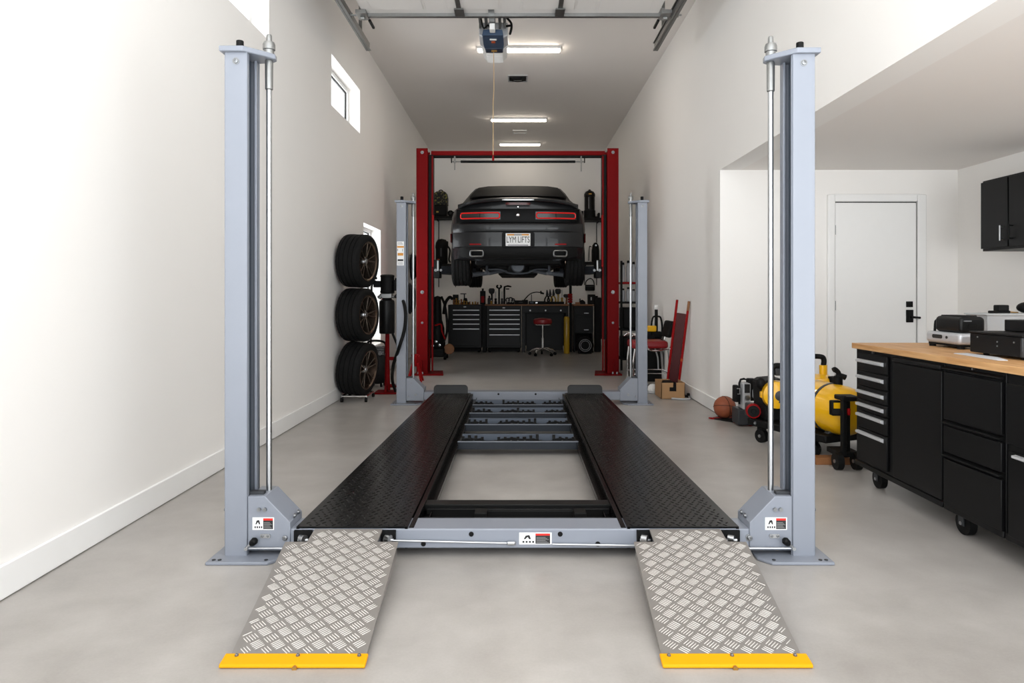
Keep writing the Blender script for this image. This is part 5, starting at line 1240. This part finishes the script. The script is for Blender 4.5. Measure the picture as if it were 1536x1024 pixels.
MB().box(jx(1127), jx(1133), JY-.104, JY-.1, jz(592), jz(585)).build('socket', LBLK, tt)
# red-rimmed wheel lying against the cart
WYk = 5.36; c = Vector(((1130-VX)*WYk/F, WYk, .2385))
t = thing('caster_wheel', 'red-rimmed black wheel standing on the end of the low platform dolly', 'wheel', (c.x, c.y, .18))
m = MB(); m.lathe(c, [(.042, -.03), (.052, -.03), (.057, -.02), (.057, .02), (.053, .028), (.046, .029), (.044, .02)], axis=(-.25, -1, 0), n=28, cap=False); m.build('red_tire', RED2, t)
MB().lathe(c, [(.044, -.02), (.044, .026), (.020, .027), (.016, .034), (0, .034)], axis=(-.25, -1, 0), n=24).build('wheel_hub', MBLK, t)
MB().box(c.x-.02, c.x+.10, c.y+.035, c.y+.15, .1805, c.z+.045).build('wheel_block', DGREY, t, bev=.01)
# flat dolly
dol = thing('flat_dolly', 'low black platform dolly on casters behind the front right post', 'dolly', (2.2, 5.1, 0))
pl = [(1.81, 5.40), (2.12, 4.70), (2.80, 4.98), (2.42, 5.72)]
MB().prism([(a, b, .125) for a, b in pl], (0, 0, .055)).build('deck', MBLK, dol, bev=.01)
m = MB(); p0, p1 = Vector((1.81, 5.40, .15)), Vector((2.12, 4.70, .15)); n_ = Vector((-.914, -.405, 0))
for k in (.12, .35, .7): bolt(m, p0 + (p1-p0)*k, .01, n_, .012)
each(m, 'deck_bolt', BOLT, dol)
for x, y in ((1.90, 5.32), (2.11, 4.88), (2.66, 5.02), (2.40, 5.55)):
    cc = MB(); cc.cyl((x-.018, y-.01, .052), (x+.018, y+.01, .052), .052, 20); cc.box(x-.03, x+.03, y-.02, y+.02, .095, .126); q = cc.build('caster', MBLK, dol); MB().cyl((x-.026, y-.014, .052), (x+.026, y+.014, .052), .012, 10).build('axle', STEEL, q)
# black and yellow generator-like machine on the dolly
GY = 5.25; gx = lambda px: (px-VX)*GY/F; gz = lambda py: H-(py-VY)*GY/F
t = thing('pressure_washer', 'black and yellow pressure washer on the dolly, half behind the front right post', 'pressure washer', (gx(1162), GY, .18))
MB().lathe((gx(1160), GY-.06, gz(590)), [(.03, -.06), (.09, -.05), (.11, 0), (.10, .05), (.04, .075), (0, .078)], axis=(-.2, -1, .05), n=24).build('yellow_housing', CYEL, t)
MB().lathe((gx(1161), GY-.10, gz(590)), [(.05, .02), (.055, .03), (.03, .04), (0, .042)], axis=(-.2, -1, .05), n=18).build('dark_grille', DGREY, t)
MB().prism([(gx(1144), GY-.02, gz(593)), (gx(1143), GY-.02, gz(574)), (gx(1150), GY-.02, gz(570)), (gx(1175), GY-.02, gz(568)), (gx(1185), GY-.02, .1805), (gx(1147), GY-.02, .1805)], (0, .25, 0)).build('washer_body', MBLK, t, bev=.015)
MB().box(gx(1138), gx(1146), GY-.05, GY-.015, gz(595), gz(586)).build('yellow_tab', CYEL, t, bev=.004)
MB().tube(spline([(gx(1158), GY, gz(572)), (gx(1157), GY, gz(556)), (gx(1162), GY, gz(549)), (gx(1172), GY, gz(549)), (gx(1180), GY, gz(556)), (gx(1181), GY, gz(572))]), .022, 10).build('push_handle', MBLK, t)
MB().box(gx(1162), gx(1172), GY-.02, GY+.05, gz(563), gz(552)).build('control_pod', DGREY, t, bev=.008)
MB().ball((gx(1141), GY, gz(575)), .038, 12, (1, 1, 1.2)).build('pump_knob', MBLK, t)
# yellow compressor tank on a hand truck
TY = 4.86; tx = lambda px, Y=TY: (px-VX)*Y/F; tz = lambda py, Y=TY: H-(py-VY)*Y/F
t = thing('yellow_compressor', 'large yellow air compressor tank lying between the post and the cabinet', 'compressor', (tx(1250), TY, .18))
axv = Vector((.26, -.96, -.03)).normalized(); c = Vector((tx(1248), TY, tz(611)))
r = .172
pf = [(0, -.36), (.08, -.35), (.135, -.31), (.163, -.25), (r, -.18), (r, .10), (.163, .17), (.135, .225), (.08, .265), (0, .28)]
MB().lathe(c, pf, axis=axv, n=36).build('tank', CYEL, t)
MB().lathe(c - axv*.0, [(r+.001, -.012), (r+.004, -.010), (r+.004, .010), (r+.001, .012)], axis=axv, n=36).build('tank_strap', DGREY, t)
c2 = Vector((tx(1255), TY-.02, tz(580)))
MB().lathe(c2 - Vector((0, 0, .05)), [(.034, 0), (.034, .05), (.03, .055)], n=18).build('valve_neck', CYEL, t)
MB().lathe(c2, [(.031, 0), (.031, .075), (.026, .08), (0, .08)], n=18).build('valve_body', MBLK, t)
MB().tube(spline([c2 + Vector((0, 0, .07)), c2 + Vector((.004, 0, .1)), c2 + Vector((-.02, 0, .125)), c2 + Vector((-.035, 0, .12))]), .018, 8).tube([c2 + Vector((.0, 0, .09)), c2 + Vector((.05, -.01, .07))], [.016, .02], 8).build('valve_lever', MBLK, t)
lp = Vector((tx(1255, 4.56), 4.56, tz(612, 4.56)))
g = MB(); g.box(lp.x-.035, lp.x+.03, 4.55, 4.60, lp.z-.05, lp.z+.05); g = g.build('gauge_panel', MBLK, t, bev=.008)
MB().box(lp.x-.025, lp.x+.022, 4.546, 4.55, lp.z+.0, lp.z+.038).build('panel_label', CYEL, g); MB().box(lp.x-.028, lp.x+.024, 4.546, 4.55, lp.z-.04, lp.z-.006).build('panel_screen', LBLK, g)
q = MB()
for k in (-.22, .08):
    cc = c + axv*k; q.prism([(cc.x-.11, cc.y-.03, .1805), (cc.x+.11, cc.y-.03, .1805), (cc.x+.05, cc.y-.03, cc.z-.12), (cc.x-.05, cc.y-.03, cc.z-.12)], (0, .06, 0))
each(q, 'saddle', DGREY, t, bev=.01)
# second, smaller yellow tank behind
QY = 5.35; c = Vector(((1231-VX)*QY/F, QY, H-(580-VY)*QY/F))
t = thing('small_tank', 'smaller yellow tank with black handle behind the large yellow tank', 'tank', (c.x, c.y, .18))
MB().lathe((c.x, c.y, .181), [(0, 0), (.10, 0), (.12, .03), (.12, .26), (.10, .32), (.05, .345), (0, .35)], n=28).build('tank', CYEL, t)
MB().cyl((c.x+.02, c.y, .52), (c.x+.02, c.y, .60), .03, 16).build('neck', CYEL, t)
MB().lathe((c.x+.055, c.y-.09, .44), [(.035, 0), (.035, .08), (0, .085)], n=16).build('regulator', MBLK, t)
MB().tube(spline([(c.x+.02, c.y, .58), (c.x+.025, c.y, .64), (c.x+.0, c.y, .665), (c.x-.10, c.y, .665), (c.x-.12, c.y, .64), (c.x-.12, c.y, .50)]), .02, 10).build('handle', MBLK, t)
# hand truck upright
UY = 4.50; ux = lambda px: (px-VX)*UY/F; uz = lambda py: H-(py-VY)*UY/F
t = thing('hand_truck', 'black two-wheeled hand truck between the yellow tank and the cabinet', 'hand truck', (ux(1266), UY, 0))
MB().box(ux(1262), ux(1268), UY-.02, UY+.02, .09, uz(593)).build('upright', MBLK, t, bev=.005); MB().box(ux(1272), ux(1278), UY+.02, UY+.06, .09, uz(596)).build('upright', MBLK, t, bev=.005)
MB().box(ux(1261), ux(1288), UY-.03, UY+.10, uz(601), uz(594)).build('top_bracket', MBLK, t, bev=.008)
MB().box(ux(1270), ux(1274), UY-.02, UY-.0, uz(622), uz(612)).build('red_clip', RED2, t, bev=.004)
MB().box(ux(1258), ux(1290), UY-.0, UY+.18, .08, .115).build('toe_plate', MBLK, t, bev=.005)
for x in (ux(1257), ux(1285)):
    q = MB().cyl((x-.02, UY+.0, .055), (x+.02, UY+.0, .055), .055, 22).build('wheel', MBLK, t); MB().cyl((x-.026, UY, .055), (x+.026, UY, .055), .012, 10).build('axle', STEEL, q)
# wooden offcut on the floor
tag(MB().box(ux(1236), ux(1290), UY+.12, UY+.22, 0, .045).build('wood_plank', WOODD, bev=.003), 'short brown plank on the floor behind the hand truck', 'plank')

# ------------------------------------------------------------------ black rolling cabinets and wooden worktop
FX, CBX = 2.10, 3.30
cyy = lambda px: FX*F/(px-VX)
czz = lambda py, Y: H-(py-VY)*Y/F
ZWT = .854; ZW0 = .821
YE = 4.235
tag(MB().box(FX-.025, CBX+.02, 2.43, YE+.012, ZW0, ZWT).build('worktop', WOOD, bev=.003), 'long light wooden worktop over the black rolling cabinets', 'worktop')
def cabinet(name, label, y0, y1):
    t = thing(name, label, 'cabinet', (FX+.4, (y0+y1)/2, 0))
    MB().box(FX, CBX, y0, y1, .118, ZW0).build('cabinet_body', CABK, t, bev=.004); return t
def front(nm, y0, y1, z0, z1, t, lip=True):
    d = MB().box(FX-.016, FX-.001, y0, y1, z0, z1).build(nm, CABK, t, bev=.003)
    return d
def caster(t, y, x=FX+.06):
    m = MB(); m.cyl((x-.018, y, .055), (x+.018, y, .055), .055, 24); q = m.build('caster', MBLK, t)
    MB().box(x-.03, x+.03, y-.03, y+.03, .10, .118).box(x-.028, x-.022, y-.02, y+.02, .045, .10).box(x+.022, x+.028, y-.02, y+.02, .045, .10).build('fork', DGREY, q)
    MB().cyl((x-.031, y, .055), (x+.031, y, .055), .009, 10).build('axle', STEEL, q)
c1 = cabinet('rolling_cabinet', 'black rolling cabinet with six slim steel-handled drawers and a tall door', 3.36, YE)
ya, yb_ = cyy(1334), cyy(1290.5)
hz = [.752, .655, .565, .487, .424, .318]; tops = [.800, .690, .600, .518, .450, .345]
for i, z in enumerate(hz):
    lo = tops[i+1]+.008 if i < 5 else .150
    d = front('drawer', ya, yb_, lo, tops[i]-.0, c1)
    MB().prism([(FX-.016, ya+.03, z-.012), (FX-.034, ya+.03, z-.005), (FX-.034, ya+.03, z+.009), (FX-.016, ya+.03, z+.012)], (0, yb_-ya-.035, 0)).build('handle', HANDLE, d, bev=.0015)
MB().cyl((FX-.001, (ya+yb_)/2, .812), (FX-.012, (ya+yb_)/2, .812), .006, 10).build('lock', STEEL, c1)
dr = front('door', cyy(1417), cyy(1344), .143, .778, c1)
MB().box(FX-.024, FX-.001, cyy(1417), cyy(1344), .786, .806).build('door_pull', BLK, dr, bev=.003)
caster(c1, cyy(1305)); caster(c1, 3.55, CBX-.08); caster(c1, YE-.12, CBX-.08)
c2 = cabinet('rolling_cabinet', 'black rolling cabinet with three wide flush drawers in the middle of the row', 2.935, 3.352)
for z0, z1 in ((.548, .778), (.388, .515), (.133, .355)):
    d = front('drawer', 2.945, 3.345, z0, z1, c2)
    MB().prism([(FX-.001, 2.945, z1+.006), (FX-.026, 2.945, z1+.014), (FX-.026, 2.945, z1+.019), (FX-.001, 2.945, z1+.026)], (0, .40, 0)).build('drawer_pull', BLK, d, bev=.001)
MB().cyl((FX-.001, 3.14, .812), (FX-.012, 3.14, .812), .005, 10).build('lock', STEEL, c2)
caster(c2, cyy(1431)); caster(c2, 3.0, CBX-.08)
c3 = cabinet('rolling_cabinet', 'black rolling cabinet with an upper drawer and lower door, cut by the picture edge', 2.45, 2.928)
d = front('drawer', 2.47, 2.915, .52, .778, c3); d2 = front('door', 2.47, 2.905, .13, .49, c3)
MB().prism([(FX-.016, 2.50, .465), (FX-.034, 2.50, .472), (FX-.034, 2.50, .482), (FX-.016, 2.50, .485)], (0, .36, 0)).build('handle', HANDLE, d2, bev=.001)
caster(c3, 2.55); caster(c3, 2.55, CBX-.08)
# base rail
for t_, a, b in ((c1, 3.362, YE), (c2, 2.937, 3.35), (c3, 2.45, 2.926)): MB().box(FX-.012, FX+.02, a, b, .106, .135).build('base_rail', CABK, t_, bev=.004)

# things on the worktop
pr = thing('printer', 'black and silver desktop printer on the far end of the worktop', 'printer', (2.62, 3.95, ZWT))
P0, P1, PYa, PYb = 2.405, 2.56, 3.72, 4.03
ft = [(2.43, 3.745), (2.535, 3.745), (2.43, 4.0), (2.535, 4.0)]
m = MB()
for x, y in ft: m.cyl((x, y, ZWT), (x, y, ZWT+.016), .018, 12)
m.box(P0+.012, P1-.012, PYa+.012, PYb-.012, ZWT+.012, ZWT+.025)
each(m, 'printer_foot', MBLK, pr)
MB().box(P0, P1, PYa, PYb, ZWT+.022, ZWT+.088).build('silver_base', SILV, pr, bev=.02, seg=4)
MB().prism([(a, PYa+.012, b) for a, b in rrect(P0+.012, P1-.004, ZWT+.088, ZWT+.178, .024)], (0, .225, 0)).build('black_cover', BLK, pr, bev=.014, seg=3)
MB().box(P0+.035, P1-.03, PYa+.04, PYb-.09, ZWT+.176, ZWT+.184).build('top_lid', MBLK, pr, bev=.005)
MB().tube(spline([(P0+.025, PYb-.05, ZWT+.088), (P0+.028, PYb-.05, ZWT+.135), (P0+.035, PYb-.05, ZWT+.15), (P0+.06, PYb-.05, ZWT+.152)]), .007, 8).build('side_handle', MBLK, pr)
MB().prism([(P0, a, b) for a, b in rrect(PYa+.15, PYa+.24, ZWT+.05, ZWT+.072, .010)], (-.003, 0, 0)).cyl((P0, PYa+.11, ZWT+.06), (P0-.003, PYa+.11, ZWT+.06), .008, 12).build('vent_mark', LBLK, pr)
MB().prism([(a, PYa+.012, b) for a, b in rrect(P0+.055, P0+.103, ZWT+.117, ZWT+.143, .012)], (0, -.004, 0)).build('oval_grip', MBLK, pr)
MB().box(P0+.03, P0+.07, PYa+.004, PYa+.012, ZWT+.152, ZWT+.158).build('chrome_mark', STEEL, pr)
MB().box(P0+.07, P0+.14, PYa-.008, PYa+.0, ZWT+.022, ZWT+.05).build('output_slot', MBLK, pr, bev=.006)
bxk = thing('equipment_case', 'wide black metal case with a smaller lid, at the picture edge', 'case', (2.6, 3.3, ZWT))
X0, X1, Ya, Yb = 2.29, 2.95, 3.10, 3.46
MB().box(X0, X1, Ya, Yb, ZWT+.012, ZWT+.105).build('case_body', CABK, bxk, bev=.004); MB().box(X0-.003, X1+.003, Ya-.003, Yb+.003, ZWT+.107, ZWT+.117).build('case_lid', CABK, bxk, bev=.003)
MB().box(X0+.16, X1-.05, Ya+.10, Yb-.02, ZWT+.118, ZWT+.175).build('upper_deck', CABK, bxk, bev=.004)
m = MB()
for x, y in ((X0+.05, Ya+.05), (X0+.05, Yb-.05), (X1-.05, Ya+.05), (X1-.05, Yb-.05)): m.cyl((x, y, ZWT), (x, y, ZWT+.014), .014, 10)
each(m, 'case_foot', MBLK, bxk)
m = MB()
for y, z in ((Yb-.06, .09), (Ya+.16, .075), (Ya+.16, .055), (Ya+.05, .08)): m.cyl((X0, y, ZWT+z), (X0-.003, y, ZWT+z), .004, 8)
each(m, 'rivet', STEEL, bxk)
MB().box(X0-.0015, X0+.012, Ya-.0015, Ya+.012, ZWT+.014, ZWT+.104).build('corner_strip', DGREY, bxk, bev=.003)
bn = thing('storage_bin', 'frosted clear storage bin behind the printer', 'bin', (3.0, 4.1, ZWT))
Xa, Xb, Ya2, Yb2, hb = 2.77, 3.28, 4.03, 4.22, .175
m = MB(); e = .006
m.box(Xa, Xb, Ya2, Ya2+e, ZWT+.002, ZWT+hb).box(Xa, Xb, Yb2-e, Yb2, ZWT+.002, ZWT+hb).box(Xa, Xa+e, Ya2+e, Yb2-e, ZWT+.002, ZWT+hb).box(Xb-e, Xb, Ya2+e, Yb2-e, ZWT+.002, ZWT+hb).box(Xa+e, Xb-e, Ya2+e, Yb2-e, ZWT+.002, ZWT+.008)
m.build('bin_wall', FROST, bn); MB().box(Xa-.01, Xb+.01, Ya2-.01, Yb2+.01, ZWT+hb, ZWT+hb+.012).build('bin_lid', FROST, bn, bev=.004)
z = ZWT+hb+.012; x = 2.91
t = thing('webcam', 'small black camera lying on the frosted bin', 'camera', (x, 4.11, z))
MB().box(x-.03, x+.035, 4.09, 4.14, z+.012, z+.05).build('camera_body', MBLK, t, bev=.006); MB().box(x-.07, x+.05, 4.10, 4.13, z, z+.016).build('camera_base', MBLK, t, bev=.005)
MB().tube(spline([(x+.05, 4.115, z+.008), (x+.07, 4.11, z+.006), (x+.10, 4.11, z+.005)]), .004, 6).build('camera_cord', BRASS, t)
x = 3.07; tag(MB().ball((x, 4.11, z+.034), .06, 20, (1.0, .9, .58)).build('computer_mouse', MBLK), 'rounded black shape on the bin at the picture edge', 'mouse')
sh = tag(MB().prism([(2.215, 3.47, ZWT+.0005), (2.185, 3.11, ZWT+.0005), (2.225, 3.10, ZWT+.0005), (2.284, 3.25, ZWT+.0005), (2.284, 3.47, ZWT+.0005)], (0, 0, .003)).build('paper_sheet', PAPER), 'loose pale papers beside the black case on the worktop', 'paper')

# ------------------------------------------------------------------ wall cabinet
wx = 3.85; wy = lambda px: wx*F/(px-VX)
WYe = wy(1470.5); z0, z1 = czz(377, WYe), czz(272, WYe)
t = thing('wall_cabinet', 'black two-door wall cabinet hung high on the alcove wall', 'cabinet', (XA-.17, 5.3, z0))
MB().box(wx+.02, XA-.001, 4.94, WYe, z0, z1).build('cabinet_body', CABK, t, bev=.003)
ym = wy(1512)
for ya_, yb2, hs in ((ym+.008, WYe-.004, ym+.05), (4.945, ym-.008, ym-.05)):
    d = MB().box(wx, wx+.019, ya_, yb2, z0+.02, z1-.015).build('door', CABK, t, bev=.003)
    q = MB(); q.cyl((wx-.03, hs, z0+.07), (wx-.03, hs, z0+.19), .006, 10); q.cyl((wx-.03, hs, z0+.08), (wx, hs, z0+.08), .005, 8); q.cyl((wx-.03, hs, z0+.18), (wx, hs, z0+.18), .005, 8); q.build('handle', STEEL if ya_ > ym else MBLK, d)

# ------------------------------------------------------------------ camera, light, colour
cd = bpy.data.cameras.new('camera'); cam = bpy.data.objects.new('camera', cd); COL.objects.link(cam)
cam.location = (0, 0, H); cam.rotation_euler = (PI/2, 0, 0)
cd.sensor_width = 36; cd.sensor_fit = 'HORIZONTAL'; cd.lens = 36*F/1536
cd.shift_x = -(VX-768)/1536; cd.shift_y = -(512-VY)/1536; cd.clip_start = .05; cd.clip_end = 200
S.camera = cam
W = bpy.data.worlds.new('overcast_sky'); S.world = W; W.use_nodes = True
wt = W.node_tree; bg = wt.nodes['Background']; bg.inputs[1].default_value = 1.27
tcw = wt.nodes.new('ShaderNodeTexCoord'); sep = wt.nodes.new('ShaderNodeSeparateXYZ'); rp = wt.nodes.new('ShaderNodeValToRGB')
wt.links.new(tcw.outputs['Generated'], sep.inputs[0])
mr = wt.nodes.new('ShaderNodeMapRange'); mr.inputs[1].default_value = -1; mr.inputs[2].default_value = 1
wt.links.new(sep.outputs['Z'], mr.inputs[0]); wt.links.new(mr.outputs[0], rp.inputs[0])
e0, e1 = rp.color_ramp.elements                      # added glow below the horizon, as bounce from an unseen drive; bright overcast above
e0.position = .47; e0.color = (5.0, 5.2, 5.35, 1); e1.position = .51; e1.color = (2.6, 2.68, 2.75, 1)
wt.links.new(rp.outputs[0], bg.inputs[0])
def portal(loc, rot, sx, sy):
    l = bpy.data.lights.new('portal', 'AREA'); l.shape = 'RECTANGLE'; l.size = sx; l.size_y = sy; l.cycles.is_portal = True
    o = bpy.data.objects.new('daylight_portal', l); COL.objects.link(o); o.location = loc; o.rotation_euler = rot
portal(((XL+XR)/2, Y0-.02, ZC/2), (PI/2, 0, 0), XR-XL, ZC)
portal(((XA+XR)/2, Y0-.02, ZA/2), (PI/2, 0, 0), XA-XR, ZA)
for y0, y1, z0, z1 in WINS: portal((XL-TH-.01, (y0+y1)/2, (z0+z1)/2), (0, -PI/2, 0), z1-z0, y1-y0)
S.view_settings.view_transform = 'Standard'; S.view_settings.look = 'None'; S.view_settings.exposure = 0; S.view_settings.gamma = 1; S.view_settings.use_curve_mapping = False
